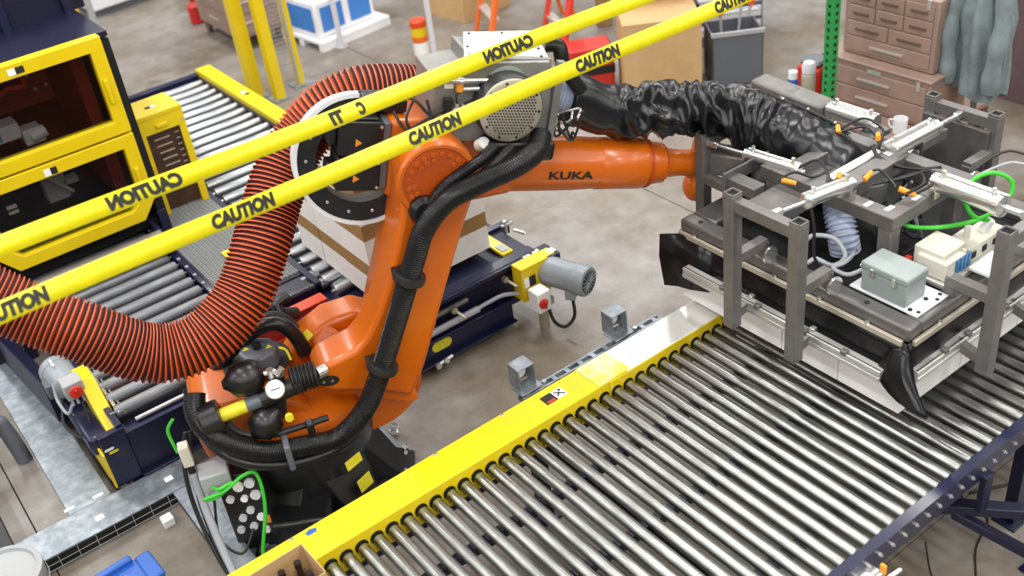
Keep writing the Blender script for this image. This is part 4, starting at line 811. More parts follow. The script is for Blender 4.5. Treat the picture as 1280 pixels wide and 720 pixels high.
# corrugated conduit up the link arm
con = [(-0.40, -0.26, 0.99), (-0.42, -0.33, 0.92), (-0.36, -0.42, 0.83), (-0.19, -0.46, 0.71), (0.02, -0.46, 0.66), (0.18, -0.45, 0.645), (0.32, -0.45, 0.75), (0.43, -0.43, 0.91), (0.57, -0.41, 1.18), (0.71, -0.41, 1.48), (0.77, -0.41, 1.60), (0.89, -0.41, 1.71), (1.05, -0.40, 1.75), (1.23, -0.38, 1.775), (1.36, -0.31, 1.785), (1.42, -0.22, 1.81)]
part(MB().corr(con, 0.047, 0.051, 0.011, 18, 0, 0, 14), 'cable_conduit', 'black_gloss')
part(MB().corr([(0.80, -0.37, 1.64), (0.88, -0.36, 1.74), (1.0, -0.35, 1.80), (1.10, -0.32, 1.82), (1.18, -0.26, 1.83)], 0.026, 0.029, 0.01, 14, 0, 0, 14), 'cable_conduit', 'black_gloss')
part(MB().corr([(0.78, -0.37, 1.60), (0.90, -0.37, 1.70), (1.05, -0.36, 1.75), (1.17, -0.32, 1.79), (1.26, -0.26, 1.81)], 0.022, 0.024, 0.01, 14, 0, 0, 14), 'cable_conduit', 'rubber')
part(MB().tube([(-0.42, -0.26, 0.90), (-0.40, -0.36, 0.78), (-0.28, -0.46, 0.68), (-0.08, -0.48, 0.60), (0.12, -0.46, 0.58), (0.26, -0.43, 0.62)], 0.028, 12), 'lower_conduit', 'black_gloss')
part(MB().tube([(-0.30, -0.30, 0.86), (-0.28, -0.36, 0.80), (-0.16, -0.42, 0.76), (0.0, -0.41, 0.74), (0.15, -0.38, 0.72)], 0.016, 10), 'inner_cable', 'rubber')
def clamp(p, d, r):
    d = Vector(d).normalized(); p = Vector(p)
    c = part(MB().lathe([(r, -0.02), (r+0.022, -0.02), (r+0.026, 0), (r+0.022, 0.02), (r, 0.02)], p, d, 24, cap=False), 'conduit_clamp', 'rubber')
    part(MB().lathe([(r+0.001, -0.028), (r+0.001, -0.021)], p, d, 24), 'clamp_ring', 'chrome', 0, c)
    part(MB().box(p+Vector((-0.03, 0.05, 0.0)), (0.07, 0.07, 0.05)), 'clamp_foot', 'rubber', 0.006, c)
clamp((0.665, -0.41, 1.385), (0.42, 0, 0.91), 0.052); clamp((0.455, -0.425, 0.955), (0.45, 0.05, 0.89), 0.052)
part(MB().box((-0.07, -0.47, 0.665), (0.03, 0.12, 0.15)), 'strap', 'motor_dk', 0.01)
part(MB().box((0.06, -0.42, 0.73), (0.035, 0.05, 0.06)), 'strap', 'black', 0.006)

# hose guide ring (black flange with white rim) behind the arm
ring = thing('hose_guide', 'black ring flange with white rim guiding the red hose', 'hose guide', (1.33, 4.27, 0), RZ)
RT = Matrix.Translation((0.61, 0.02, 1.80)) @ Matrix.Rotation(math.radians(-14), 4, 'X')
MB(RT).lathe([(0.200, 0.0), (0.200, -0.012), (0.292, -0.012), (0.292, 0.0), (0.200, 0.0)], (0, 0, 0), (0, -1, 0), 64, cap=False).build('flange', 'black', ring)
MB(RT).lathe([(0.199, 0.0), (0.193, -0.16), (0.197, -0.16), (0.203, 0.0)], (0, 0, 0), (0, -1, 0), 56, cap=False).build('inner_sleeve', 'tube', ring)
MB(RT).lathe([(0.287, 0.012), (0.306, 0.012), (0.306, -0.10), (0.287, -0.10), (0.287, 0.012)], (0, 0, 0), (0, -1, 0), 64, cap=False).build('rim', 'lightgrey', ring)
for k in range(14):
    a = 2*PI*(k+0.5)/14
    MB(RT).lathe([(0.008, 0), (0.008, 0.006), (0.0, 0.007)], (0.246*math.cos(a), -0.001, 0.246*math.sin(a)), (0, -1, 0), 10).build('rivet', 'chrome', ring)

# red corrugated hose
RM = Matrix.Translation((1.33, 4.27, 0)) @ Matrix.Rotation(RZ, 4, 'Z')
hp = [(1.09, 0.33, 1.89), (0.98, 0.33, 1.92), (0.84, 0.33, 1.96), (0.69, 0.33, 1.98), (0.54, 0.33, 1.94), (0.40, 0.32, 1.84), (0.28, 0.26, 1.74), (0.17, 0.16, 1.61), (0.07, 0.04, 1.48), (-0.08, -0.09, 1.315), (-0.30, -0.18, 1.21), (-0.53, -0.2, 1.235), (-0.78, -0.18, 1.44), (-1.04, -0.12, 1.65), (-1.5, -0.05, 2.15)]
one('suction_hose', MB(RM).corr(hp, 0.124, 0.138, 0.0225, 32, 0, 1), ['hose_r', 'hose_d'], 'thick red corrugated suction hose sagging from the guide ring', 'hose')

# ================================================================= GRIPPER
GO = (3.86, 2.72, 0.75)
gp_ = thing('vacuum_gripper', 'large grey steel gripper frame with black rubber skirt and clamp jaws holding white cartons', 'gripper', GO)
LG = Matrix.Translation((-GO[0], -GO[1], -GO[2]))
def g(mb, name, m, bevel=0, parent=None): return mb.build(name, m, parent or gp_, bevel)
def G(): return MB(LG)
GX0, GX1, GY0, GY1 = 3.25, 4.47, 2.04, 3.39
# top plate frame
for nm, a in (('frame_beam', (GX0, GX0+0.09, GY0, GY1)), ('frame_beam', (GX1-0.09, GX1, GY0, GY1)), ('frame_beam', (GX0+0.09, GX1-0.09, GY0, GY0+0.09)), ('frame_beam', (GX0+0.09, GX1-0.09, GY1-0.16, GY1))):
    g(G().bx(*a, 1.10, 1.17), nm, 'plate', 0.012)
g(G().bx(GX0+0.05, GX1-0.05, GY0+0.05, GY1-0.05, 1.085, 1.105), 'base_panel', 'dark')
for k in range(6):
    yy = GY0+0.25+k*0.2; g(G().cyl((GX0+0.045, yy, 1.17), (GX0+0.045, yy, 1.172), 0.013, n=12), 'plate_hole', 'ink')
for k in range(5):
    xx = GX0+0.2+k*0.2; g(G().cyl((xx, GY0+0.045, 1.17), (xx, GY0+0.045, 1.172), 0.013, n=12), 'plate_hole', 'ink')
# trim strips
g(G().bx(GX0-0.022, GX0-0.004, GY0+0.02, GY1-0.01, 1.085, 1.112), 'trim_strip', 'alu_dull', 0.002)
g(G().bx(GX0+0.02, GX1-0.02, GY0-0.022, GY0-0.004, 1.085, 1.112), 'trim_strip', 'alu_dull', 0.002)
for k in range(5): g(G().cyl((GX0-0.012, GY0+0.2+k*0.26, 1.105), (GX0-0.012, GY0+0.2+k*0.26, 1.122), 0.011, n=8), 'trim_bolt', 'chrome')
for k in range(5): g(G().cyl((GX0+0.2+k*0.24, GY0-0.012, 1.105), (GX0+0.2+k*0.24, GY0-0.012, 1.122), 0.011, n=8), 'trim_bolt', 'chrome')
# rubber skirt: four panels with slightly wavy sheets
def sheet(a, b, z0, z1, out, name, n=24):
    a, b = Vector(a), Vector(b); vs = []; fs = []; o = Vector(out)
    for i in range(n+1):
        t = i/n; p = a.lerp(b, t); w = 0.006*math.sin(t*17)+0.004*math.sin(t*41+1)
        for k in range(4):
            s = k/3; vs.append(Vector((p.x, p.y, 0))+o*(0.03*s+w*math.sin(s*PI))+Vector((0, 0, z1+(z0-z1)*s)))
    for i in range(n):
        for k in range(3): fs.append((i*4+k, i*4+k+1, (i+1)*4+k+1, (i+1)*4+k))
    ob = g(MB(LG).add(vs, fs), name, 'skirt'); md = ob.modifiers.new('thick', 'SOLIDIFY'); md.thickness = 0.006
    return ob
sheet((GX0-0.002, GY0, 0), (GX0-0.002, GY1, 0), 0.935, 1.10, (-1, 0, 0), 'skirt_panel')
sheet((GX0, GY0-0.002, 0), (GX1, GY0-0.002, 0), 0.935, 1.10, (0, -1, 0), 'skirt_panel')
sheet((GX1, GY0, 0), (GX1, GY1, 0), 0.935, 1.10, (1, 0, 0), 'skirt_panel')
sheet((GX0, GY1, 0), (GX1, GY1, 0), 0.935, 1.10, (0, 1, 0), 'skirt_panel')
def flap(rows, name, sub=2):
    m = len(rows[0]); vs = [v for r in rows for v in r]; fs = []
    for i in range(len(rows)-1):
        for k in range(m-1): fs.append((i*m+k, i*m+k+1, (i+1)*m+k+1, (i+1)*m+k))
    ob = g(MB(LG).add(vs, fs), name, 'skirt'); 
    if sub: md = ob.modifiers.new('sub', 'SUBSURF'); md.levels = sub; md.render_levels = sub
    md = ob.modifiers.new('thick', 'SOLIDIFY'); md.thickness = 0.006
    return ob
# corner tongue at the near corner
flap([[(3.235, 2.12, 1.06), (3.225, 2.05, 1.09), (3.26, 2.03, 1.08)],
      [(3.195, 2.12, 1.00), (3.18, 2.01, 1.03), (3.235, 2.00, 1.00)],
      [(3.165, 2.13, 0.95), (3.16, 1.97, 0.98), (3.19, 1.95, 0.96)],
      [(3.15, 2.08, 0.92), (3.14, 1.90, 0.925), (3.16, 1.89, 0.915)],
      [(3.14, 2.00, 0.875), (3.12, 1.84, 0.885), (3.14, 1.835, 0.87)]], 'corner_flap', 1)
# hanging flap at the far corner
flap([[(3.24, 3.14, 1.09), (3.24, 3.26, 1.10), (3.22, 3.38, 1.10), (3.20, 3.49, 1.06)],
      [(3.21, 3.14, 0.98), (3.19, 3.26, 0.97), (3.21, 3.38, 0.96), (3.19, 3.49, 0.93)],
      [(3.18, 3.12, 0.88), (3.18, 3.26, 0.83), (3.21, 3.38, 0.78), (3.20, 3.47, 0.75)]], 'corner_flap', 0)
# lower aluminium profiles, doubled
for nm, a, b in (('clamp_profile', (3.165, 2.09, 0.965), (3.165, 3.27, 0.965)), ('clamp_profile', (3.25, 2.0, 0.965), (4.45, 2.0, 0.965))):
    o = g(G().bar(a, b, 0.045, 0.03), nm, 'alu', 0.003)
    if a[0] == b[0]:
        g(G().bx(a[0]-0.026, a[0]+0.012, a[1], b[1], 0.925, 0.948), 'lower_lip', 'alu', 0.003, o); g(G().bx(a[0]-0.014, a[0]-0.01, a[1]+0.002, b[1]-0.002, 0.9805, 0.982), 'slot', 'ink', 0, o)
    else:
        g(G().bx(a[0], b[0], a[1]-0.026, a[1]+0.012, 0.925, 0.948), 'lower_lip', 'alu', 0.003, o); g(G().bx(a[0]+0.002, b[0]-0.002, a[1]-0.014, a[1]-0.01, 0.9805, 0.982), 'slot', 'ink', 0, o)
for yy in (2.28, 2.50, 2.78, 3.0): g(G().bx(3.135, 3.165, yy-0.015, yy+0.015, 0.97, 0.995), 'clip', 'tube', 0.004)
for xx in (3.45, 3.62, 3.9): g(G().bx(xx-0.015, xx+0.015, 1.975, 2.005, 0.97, 0.995), 'clip', 'tube', 0.004)

# clamp jaws: two posts, a top crossbar, mid arms and lower arms
def hollow(mb, x, y, z0, z1, w):
    mb.bx(x-w/2, x+w/2, y-w/2, y+w/2, z0, z1-0.002)
    t = 0.007
    for a in ((x-w/2, x+w/2, y-w/2, y-w/2+t), (x-w/2, x+w/2, y+w/2-t, y+w/2), (x-w/2, x-w/2+t, y-w/2+t, y+w/2-t), (x+w/2-t, x+w/2, y-w/2+t, y+w/2-t)): mb.bx(*a, z1-0.002, z1+0.012)
    return mb
def jaw(fix, s0, s1, inn, axis, z0=0.84, z1=1.50, low=True):
    # axis 'y': posts at x=fix, y=s0,s1 ; inward direction inn (+1/-1)
    w = 0.06
    j = None
    for s in (s0, s1):
        x, y = (fix, s) if axis == 'y' else (s, fix)
        p = g(hollow(G(), x, y, z0, z1, w), 'jaw_post', 'tube', 0.003)
        g(G().bx(x-w/2+0.007, x+w/2-0.007, y-w/2+0.007, y+w/2-0.007, z1-0.0015, z1-0.001), 'tube_bore', 'dark', 0, p)
        dx, dy = (inn*0.21, 0) if axis == 'y' else (0, inn*0.21)
        g(G().bar((x, y, 1.255), (x+dx, y+dy, 1.255), 0.05, 0.05), 'pivot_arm', 'tube', 0.003)
        g(G().bar((x+dx*1.0, y+dy*1.0, 1.17), (x+dx, y+dy, 1.26), 0.05, 0.02), 'pivot_drop', 'tube', 0.003)
        cx, cy = x+dx*0.98+(0 if axis == 'y' else 0.05), y+dy*0.98+(-0.05 if axis == 'y' else 0)
        a_ = (0, 1, 0) if axis == 'y' else (1, 0, 0)
        g(G().lathe([(0.045, 0), (0.045, 0.012), (0.02, 0.014), (0.02, 0.03), (0.012, 0.03)], (cx, cy, 1.20), a_, 18), 'pivot_bearing', 'chrome')
        if low:
            q = 0.13*inn
            g(G().bar((x, y, z0+0.05), (x+(q if axis == 'y' else 0), y+(0 if axis == 'y' else q), z0+0.05+0.03), 0.035, 0.05), 'lower_arm', 'tube', 0.003)
            g(G().bx(x+(q if axis == 'y' else 0)-0.014, x+(q if axis == 'y' else 0)+0.014, y+(0 if axis == 'y' else q)-0.014, y+(0 if axis == 'y' else q)+0.014, z0+0.055, z0+0.11), 'end_block', 'chrome', 0.003)
    if axis == 'y': g(G().bar((fix, s0, z1-0.045), (fix, s1, z1-0.045), 0.05, 0.06), 'crossbar', 'tube', 0.004)
    else: g(G().bar((s0, fix, z1-0.045), (s1, fix, z1-0.045), 0.05, 0.06), 'crossbar', 'tube', 0.004)
jaw(3.06, 2.855, 2.485, 1, 'y', 0.88, 1.60)
jaw(1.865, 3.57, 3.97, 1, 'x', 0.87, 1.58)
jaw(3.50, 3.53, 4.20, -1, 'x', 0.88, 1.50, False)
jaw(4.66, 2.95, 2.59, -1, 'y', 0.95, 1.46, False)

# central frame
FZ = 1.42
for a, b in (((3.57, 2.36, FZ), (3.57, 3.12, FZ)), ((4.05, 2.30, FZ), (4.05, 3.12, FZ)), ((3.60, 2.40, FZ), (4.03, 2.40, FZ)), ((3.60, 3.0, FZ), (4.03, 3.0, FZ))):
    g(G().bar(a, b, 0.075, 0.07), 'centre_beam', 'plate', 0.005)
for (x, y) in ((3.57, 2.40), (4.05, 2.40), (3.57, 3.05), (4.05, 3.05)): g(G().bx(x-0.035, x+0.035, y-0.035, y+0.035, 1.11, 1.39), 'centre_leg', 'tube', 0.005)
for (x, y) in ((3.57, 2.52), (3.60, 2.43), (3.75, 2.40)): g(G().bx(x-0.025, x+0.025, y-0.012, y+0.012, FZ+0.0352, FZ+0.0365), 'label', 'paper')
g(G().bar((3.60, 2.70, FZ+0.01), (4.03, 2.70, FZ+0.01), 0.10, 0.08), 'mount_beam', 'plate', 0.006)
g(G().bar((3.64, 2.79, FZ+0.02), (4.0, 2.79, FZ+0.02), 0.05, 0.05), 'mount_beam', 'alu', 0.006)
g(G().cyl((3.82, 2.72, 1.30), (3.82, 2.72, 1.41), 0.10, n=28), 'tool_changer', 'tube')
g(G().bx(3.30, 3.82, 2.80, 3.0, 1.34, 1.40), 'cylinder_shelf', 'plate', 0.005)
g(G().bx(3.38, 3.46, 3.02, 3.20, 1.36, 1.42), 'shelf_plate', 'plate', 0.004)
# side plate with rectangular opening
sp = [(3.36, 1.17), (3.86, 1.17), (3.86, 1.44), (3.36, 1.44)]
q = G()
q.bx(3.36, 3.44, 3.19, 3.205, 1.17, 1.45).bx(3.66, 3.80, 3.19, 3.205, 1.17, 1.45).bx(3.44, 3.66, 3.19, 3.205, 1.17, 1.24).bx(3.44, 3.66, 3.19, 3.205, 1.38, 1.45)
g(q, 'window_plate', 'plate', 0.003)
g(G().bx(3.44, 3.66, 3.24, 3.25, 1.20, 1.42), 'window_backing', 'dark')
g(G().bar((3.60, 3.56, 1.32), (3.70, 3.15, 1.36), 0.14, 0.12), 'flange_adapter', 'tube', 0.01)
# pneumatic cylinders
def pneu(a, b, r, name='cylinder', frac=0.58):
    a, b = Vector(a), Vector(b); d = (b-a); Ln = d.length; d.normalize()
    e = a+d*Ln*frac
    c = g(G().lathe([(r*0.8, 0), (r*1.15, 0.0), (r*1.15, 0.03), (r, 0.032), (r, Ln*frac-0.032), (r*1.15, Ln*frac-0.03), (r*1.15, Ln*frac), (r*0.5, Ln*frac+0.012)], a, d, 22), 'air_cylinder', 'chrome')
    g(G().cyl(e, b-d*0.04, r*0.36, n=12), 'piston_rod', 'chrome', 0, c)
    g(G().bar(b-d*0.06, b+d*0.01, 0.03, 0.035), 'clevis', 'chrome', 0.004, c)
    s = d.cross(Vector((0, 0, 1))).normalized()
    for t in (-1, 1): g(G().cyl(a+d*0.01+s*t*r*0.95+Vector((0, 0, r*0.75)), e-d*0.005+s*t*r*0.95+Vector((0, 0, r*0.75)), r*0.22, n=8), 'tie_rod', 'alu', 0, c)
    g(G().bx(a.x-0.02, a.x+0.02, a.y-0.02, a.y+0.02, a.z-r*1.9, a.z), 'rear_bracket', 'chrome', 0.004, c)
    for k, t in enumerate((0.12, 0.85)):
        p = a+d*Ln*frac*t+Vector((0, 0, r)); g(G().cyl(p, p+Vector((0, 0, 0.03)), 0.010, n=8), 'port', 'chrome' if k else 'alu_dull', 0, c)
    return c
pneu((3.60, 2.64, 1.50), (3.09, 2.66, 1.555), 0.030)
pneu((3.85, 2.38, 1.50), (3.80, 1.88, 1.535), 0.042, frac=0.70)
pneu((3.98, 2.72, 1.48), (4.64, 2.77, 1.42), 0.040, frac=0.62)
pneu((3.62, 2.95, 1.45), (3.54, 3.47, 1.46), 0.026)
pneu((4.23, 2.98, 1.45), (4.20, 3.48, 1.46), 0.042, frac=0.55)
g(G().bar((4.22, 2.72, 1.42), (4.45, 2.74, 1.40), 0.05, 0.05), 'cylinder_mount', 'plate', 0.004)
g(G().bar((4.20, 3.26, 1.44), (4.20, 3.74, 1.46), 0.13, 0.12), 'back_arm', 'tube', 0.02)
g(G().bar((4.08, 2.99, 1.40), (4.30, 2.99, 1.40), 0.10, 0.03), 'cylinder_mount', 'plate', 0.004)
q = MB(LG @ Matrix.Translation((4.62, 2.77, 1.22)) @ Matrix.Rotation(0.0, 4, 'Z'))
q.prism([(-0.17, -0.26), (0.17, -0.20), (0.20, 0.16), (-0.18, 0.16)], -0.012, 0.012, Matrix(((0, 0, 1, 0), (1, 0, 0, 0), (0, 1, 0, 0), (0, 0, 0, 1))))
g(q, 'jaw_plate', 'plate', 0.003)
# orange sensor plugs and leads
for (p, d) in (((3.47, 2.93, 1.47), (0.03, -0.06, -0.01)), ((3.64, 2.60, 1.52), (0.05, 0.0, 0.02)), ((3.70, 2.46, 1.50), (0.03, -0.07, -0.02)), ((3.96, 3.0, 1.50), (0.03, 0.03, 0.02)), ((4.0, 2.80, 1.52), (0.04, 0.03, 0.0)), ((3.56, 2.68, 1.53), (0.02, 0.01, 0.02))):
    g(G().cyl(p, Vector(p)+Vector(d), 0.014, 0.011, n=10), 'sensor_plug', 'stk_o')
random.seed(11)
leads = [[(3.45, 2.94, 1.47), (3.52, 2.90, 1.50), (3.60, 2.85, 1.46), (3.70, 2.82, 1.48)], [(3.66, 2.62, 1.52), (3.74, 2.60, 1.53), (3.72, 2.50, 1.50), (3.69, 2.47, 1.50)],
         [(3.72, 2.40, 1.48), (3.80, 2.36, 1.52), (3.86, 2.42, 1.54), (3.80, 2.50, 1.50), (3.70, 2.60, 1.47)], [(3.70, 2.42, 1.49), (3.76, 2.38, 1.53), (3.84, 2.46, 1.52), (3.78, 2.56, 1.47)],
         [(4.0, 3.02, 1.50), (4.10, 2.96, 1.54), (4.12, 2.86, 1.50), (4.02, 2.80, 1.47), (4.0, 2.72, 1.44)], [(3.98, 3.0, 1.50), (4.06, 2.92, 1.52), (4.06, 2.84, 1.47), (3.96, 2.78, 1.45)],
         [(4.0, 2.82, 1.48), (3.94, 2.75, 1.47), (3.93, 2.62, 1.46), (3.98, 2.52, 1.46)], [(3.95, 2.80, 1.50), (3.92, 2.70, 1.46), (3.96, 2.58, 1.45), (4.05, 2.48, 1.46)],
         [(3.35, 2.67, 1.52), (3.33, 2.62, 1.40), (3.32, 2.60, 1.25), (3.36, 2.55, 1.18)], [(4.04, 2.30, 1.48), (4.18, 2.22, 1.52), (4.20, 2.10, 1.50), (4.05, 2.06, 1.47)], [(4.02, 2.32, 1.50), (4.22, 2.26, 1.55), (4.25, 2.08, 1.50), (4.08, 2.04, 1.47)],
         [(3.60, 2.96, 1.46), (3.68, 2.90, 1.50), (3.66, 2.82, 1.47), (3.60, 2.76, 1.45)]]
for k, p in enumerate(leads): g(G().tube(p, 0.007, 6), 'air_lead', 'rubber' if k != 9 else 'greycable')
for k in range(14):
    x, y = 3.85+random.uniform(-.12, .16), 2.50+random.uniform(-.10, .14)
    g(G().tube([(x, y, 1.36), (x+random.uniform(-.06, .06), y+random.uniform(-.06, .06), 1.28), (x+random.uniform(-.1, .1), y+random.uniform(-.1, .1), 1.20), (x+random.uniform(-.1, .1), y+random.uniform(-.1, .1), 1.12)], 0.008, 6), 'wire', 'rubber' if k % 5 else 'greycable')
# clear corrugated hose down to the plate
g(G().corr([(3.72, 2.80, 1.34), (3.66, 2.74, 1.28), (3.62, 2.68, 1.20), (3.62, 2.66, 1.12)], 0.062, 0.074, 0.022, 24, 0, 0), 'clear_hose', 'clear')
# grey cable loop
g(G().tube([(3.34, 2.66, 1.19), (3.36, 2.70, 1.24), (3.42, 2.70, 1.28), (3.48, 2.62, 1.27), (3.46, 2.54, 1.22), (3.40, 2.56, 1.19), (3.38, 2.64, 1.20)], 0.011, 10, 8, True), 'grey_cable', 'greycable')
g(G().tube([(3.56, 2.56, 1.2), (3.48, 2.52, 1.22), (3.40, 2.50, 1.23), (3.35, 2.52, 1.22), (3.36, 2.45, 1.21), (3.40, 2.40, 1.24)], 0.010, 8), 'grey_cable', 'greycable')
# grey control box with lid, on a white plate
g(G().bx(3.34, 3.56, 2.07, 2.42, 1.172, 1.18), 'mount_plate', 'white', 0.002)
cb_ = g(G().bx(3.35, 3.49, 2.14, 2.37, 1.182, 1.29), 'control_box', 'greybox', 0.006)
g(G().bx(3.345, 3.495, 2.135, 2.375, 1.29, 1.325), 'lid', 'greybox', 0.008, cb_)
for (x, y) in ((3.36, 2.12), (3.47, 2.12)): g(G().cyl((x, y, 1.18), (x, y, 1.186), 0.010, n=10), 'foot_screw', 'ink', 0, cb_)
for y in (2.20, 2.31): g(G().bx(3.338, 3.345, y-0.01, y+0.01, 1.27, 1.31), 'latch', 'chrome', 0.001, cb_)
g(G().cyl((3.42, 2.37, 1.24), (3.42, 2.42, 1.25), 0.014, n=10).cyl((3.46, 2.37, 1.22), (3.46, 2.41, 1.22), 0.012, n=10), 'gland', 'chrome', 0, cb_)
for (x, y) in ((3.37, 2.085), (3.50, 2.085), (3.54, 2.10)): g(G().cyl((x, y, 1.18), (x, y, 1.183), 0.009, n=10), 'plate_screw', 'ink')
# valve terminal: stepped cream body, blue modules
vt = g(G().bx(3.60, 3.74, 2.12, 2.27, 1.20, 1.29).bx(3.62, 3.78, 2.15, 2.30, 1.20, 1.315), 'valve_terminal', 'cream', 0.006)
g(G().bx(3.78, 4.05, 2.13, 2.24, 1.20, 1.28), 'terminal_body', 'cream', 0.005, vt)
for k in range(4):
    g(G().bx(3.742+k*0.0, 3.75, 2.125+k*0.028, 2.145+k*0.028, 1.215, 1.30), 'fin', 'cream', 0.002, vt)
for k in range(4): g(G().bx(3.665+k*0.028, 3.688+k*0.028, 2.112, 2.12, 1.215, 1.285), 'blue_module', 'valve_blue', 0.002, vt)
for k in range(3): g(G().bx(3.80+k*0.08, 3.83+k*0.08, 2.125, 2.13, 1.225, 1.255), 'port_label', 'ink', 0, vt)
g(G().bx(3.58, 4.08, 2.10, 2.32, 1.172, 1.20), 'terminal_rail', 'alu', 0.003)
g(G().cyl((3.86, 2.20, 1.28), (3.86, 2.20, 1.34), 0.014, n=10), 'connector', 'cream', 0.002, vt); g(G().cyl((3.95, 2.18, 1.28), (3.97, 2.16, 1.34), 0.022, n=10), 'connector', 'paper', 0.002, vt)
g(G().bx(3.59, 3.62, 2.30, 2.33, 1.21, 1.25), 'red_button', 'red', 0.004)
g(G().tube([(3.66, 2.44, 1.36), (3.70, 2.36, 1.34), (3.80, 2.26, 1.34), (3.92, 2.18, 1.36), (4.02, 2.13, 1.42), (4.06, 2.14, 1.50), (4.0, 2.20, 1.55), (3.92, 2.25, 1.52), (3.88, 2.24, 1.44), (3.90, 2.20, 1.37), (3.96, 2.16, 1.34)], 0.010, 10), 'green_cable', 'green')
g(G().bx(3.74, 3.92, 2.0, 2.10, 1.21, 1.225), 'rating_plate', 'paper', 0.001)

# white cartons held in the gripper
chm = MB().bx(-0.2225, 0.2225, -0.1625, 0.1625, 0, 0.215).mesh('held_carton', 'carton_held', smooth=False)
HL = ('at the gripper corner under the rubber tongue', 'second from the rubber tongue corner', 'second from the yellow guard', 'nearest the yellow guard and the hanging rubber flap')
for k in range(4):
    o = bpy.data.objects.new('held_carton', chm); COL.objects.link(o); o.location = (3.22+0.225, 2.03+0.165+k*0.33, 0.735)
    tag(o, 'plain white carton held in the gripper, ' + HL[k], 'carton', 'cartons held in the gripper')
for k in range(2):
    o = bpy.data.objects.new('held_carton', chm); COL.objects.link(o); o.location = (3.67+0.225+k*0.45, 2.03+0.165, 0.735)
    tag(o, 'plain white carton held on the short side of the gripper, ' + ('next to the corner carton', 'farthest from the corner carton')[k], 'carton', 'cartons held in the gripper')

# black vinyl sleeve from the arm box to the gripper
slp = [(2.92, 3.815, 1.84), (2.97, 3.80, 1.815), (3.08, 3.76, 1.73), (3.24, 3.70, 1.67), (3.47, 3.60, 1.63), (3.66, 3.46, 1.59), (3.80, 3.27, 1.49), (3.92, 3.08, 1.36), (3.97, 2.93, 1.22)]
sv = thing('vinyl_sleeve', 'wrinkled black vinyl duct sleeve running from the arm to the gripper', 'duct sleeve', (2.9, 3.8, 0))
LS = Matrix.Translation((-2.9, -3.8, 0))
P = resample(catmull(slp, 14), 0.011); fr = frames(P); n = 64; rr = []
K = len(fr)
for k, (p, t, a, b) in enumerate(fr):
    s = k/(K-1); base_r = 0.122+0.006*math.sin(s*6)+0.065*max(0, s-0.50)/0.5
    env = min(1, max(0, (s-0.13)/0.12))*min(1, max(0.18, (0.82-s)/0.16))
    row = []
    for i in range(n):
        an = 2*PI*i/n; sk = s*1.55+0.05*math.sin(an)
        nv = noise.noise(Vector((sk*13+math.cos(an)*0.8, math.cos(an)*0.9+3, math.sin(an)*0.9))); nv2 = noise.noise(Vector((sk*24, math.cos(an)*1.4, math.sin(an)*1.4+7)))
        f = (1-abs(nv)*2.4)*0.046+(1-abs(nv2)*2)*0.006-0.026
        q = base_r+env*f
        row.append(p+a*(q*math.cos(an))+b*(q*math.sin(an)))
    rr.append(row)
MB(LS).rings(rr, n).build('fabric_tube', 'vinyl', sv, ang=2.5)
# seam with snaps along the sleeve end
seam = []
for k in range(int(K*0.62), K, 3):
    p, t, a, b = fr[k]; s = k/(K-1); r_ = 0.126+0.066*max(0, s-0.50)/0.5; an = -0.35
    seam.append(p+a*(r_*math.cos(an))+b*(r_*math.sin(an)))
MB(LS).tube(seam, 0.011, 8, 2).build('seam_band', 'rubber', sv)
for k in range(3, len(seam), 4): MB(LS).ball(seam[k]+Vector((-0.004, -0.008, 0.010)), 0.0085, 8, 6).build('snap', 'chrome', sv)
pk = fr[0][0]
MB(LS).corr([(2.78, 3.845, 1.90), (2.83, 3.84, 1.88), (2.90, 3.825, 1.85), (2.95, 3.81, 1.83)], 0.088, 0.098, 0.022, 28, 0, 0).build('clear_cuff', 'clear', sv)
MB(LS).lathe([(0.100, 0), (0.103, 0.004), (0.103, 0.016), (0.100, 0.02)], (2.80, 3.843, 1.893), (0.94, -0.15, -0.3), 28, cap=False).build('hose_clamp', 'alu_dull', sv)

# ================================================================= CAUTION TAPES
def tape(name, y, z, x0, x1, tilt, sag, label, texts, mirror, dz=0.0):
    t = thing(name, label, 'tape', ((x0+x1)/2, y, z)); cx = (x0+x1)/2; n = 60; h = 0.037
    up = Vector((0, math.sin(tilt), math.cos(tilt)))
    def c(x):
        s = (x-x0)/(x1-x0); return Vector((x-cx, 0, dz*(s-0.5)-sag*math.sin(PI*s)+0.004*math.sin(x*3.1)))
    nrm = Vector((0, -math.cos(tilt), math.sin(tilt)))
    vs = []; fs = []
    for i in range(n+1):
        p = c(x0+(x1-x0)*i/n); u = (up+nrm*0.06*math.sin(i*0.4)).normalized()
        vs += [p-u*h, p, p+u*h]
    for i in range(n):
        for k in range(2): fs.append((i*3+k, (i+1)*3+k, (i+1)*3+k+1, i*3+k+1))
    o = MB().add(vs, fs).build('ribbon', 'tape', t); md = o.modifiers.new('thick', 'SOLIDIFY'); md.thickness = 0.0006
    for (x, txt, w) in texts:
        me = text_mesh(txt, w, 0.057, 0.07, 0.12, 0.0006, mirror)
        for v in me.vertices:
            xx = x+v.co.x; i = (xx-x0)/(x1-x0)*n; u = (up+nrm*0.06*math.sin(i*0.4)).normalized()
            v.co = c(xx)+u*v.co.y+nrm*(0.0012+v.co.z)
        me.materials.append(M['ink']); q = bpy.data.objects.new('lettering', me); COL.objects.link(q); q.parent = o
    return t
tape('caution_tape', 3.46, 2.155, -0.9, 5.2, 0.45, 0.012, 'yellow caution tape stretched over the conveyor with readable black lettering', [(0.255, 'CAUTION', 0.26), (1.115, 'CAUTION', 0.255), (1.975, 'CAUTION', 0.255), (2.85, 'CAUTION', 0.255), (3.71, 'CAUTION', 0.255)], False, 0.03)
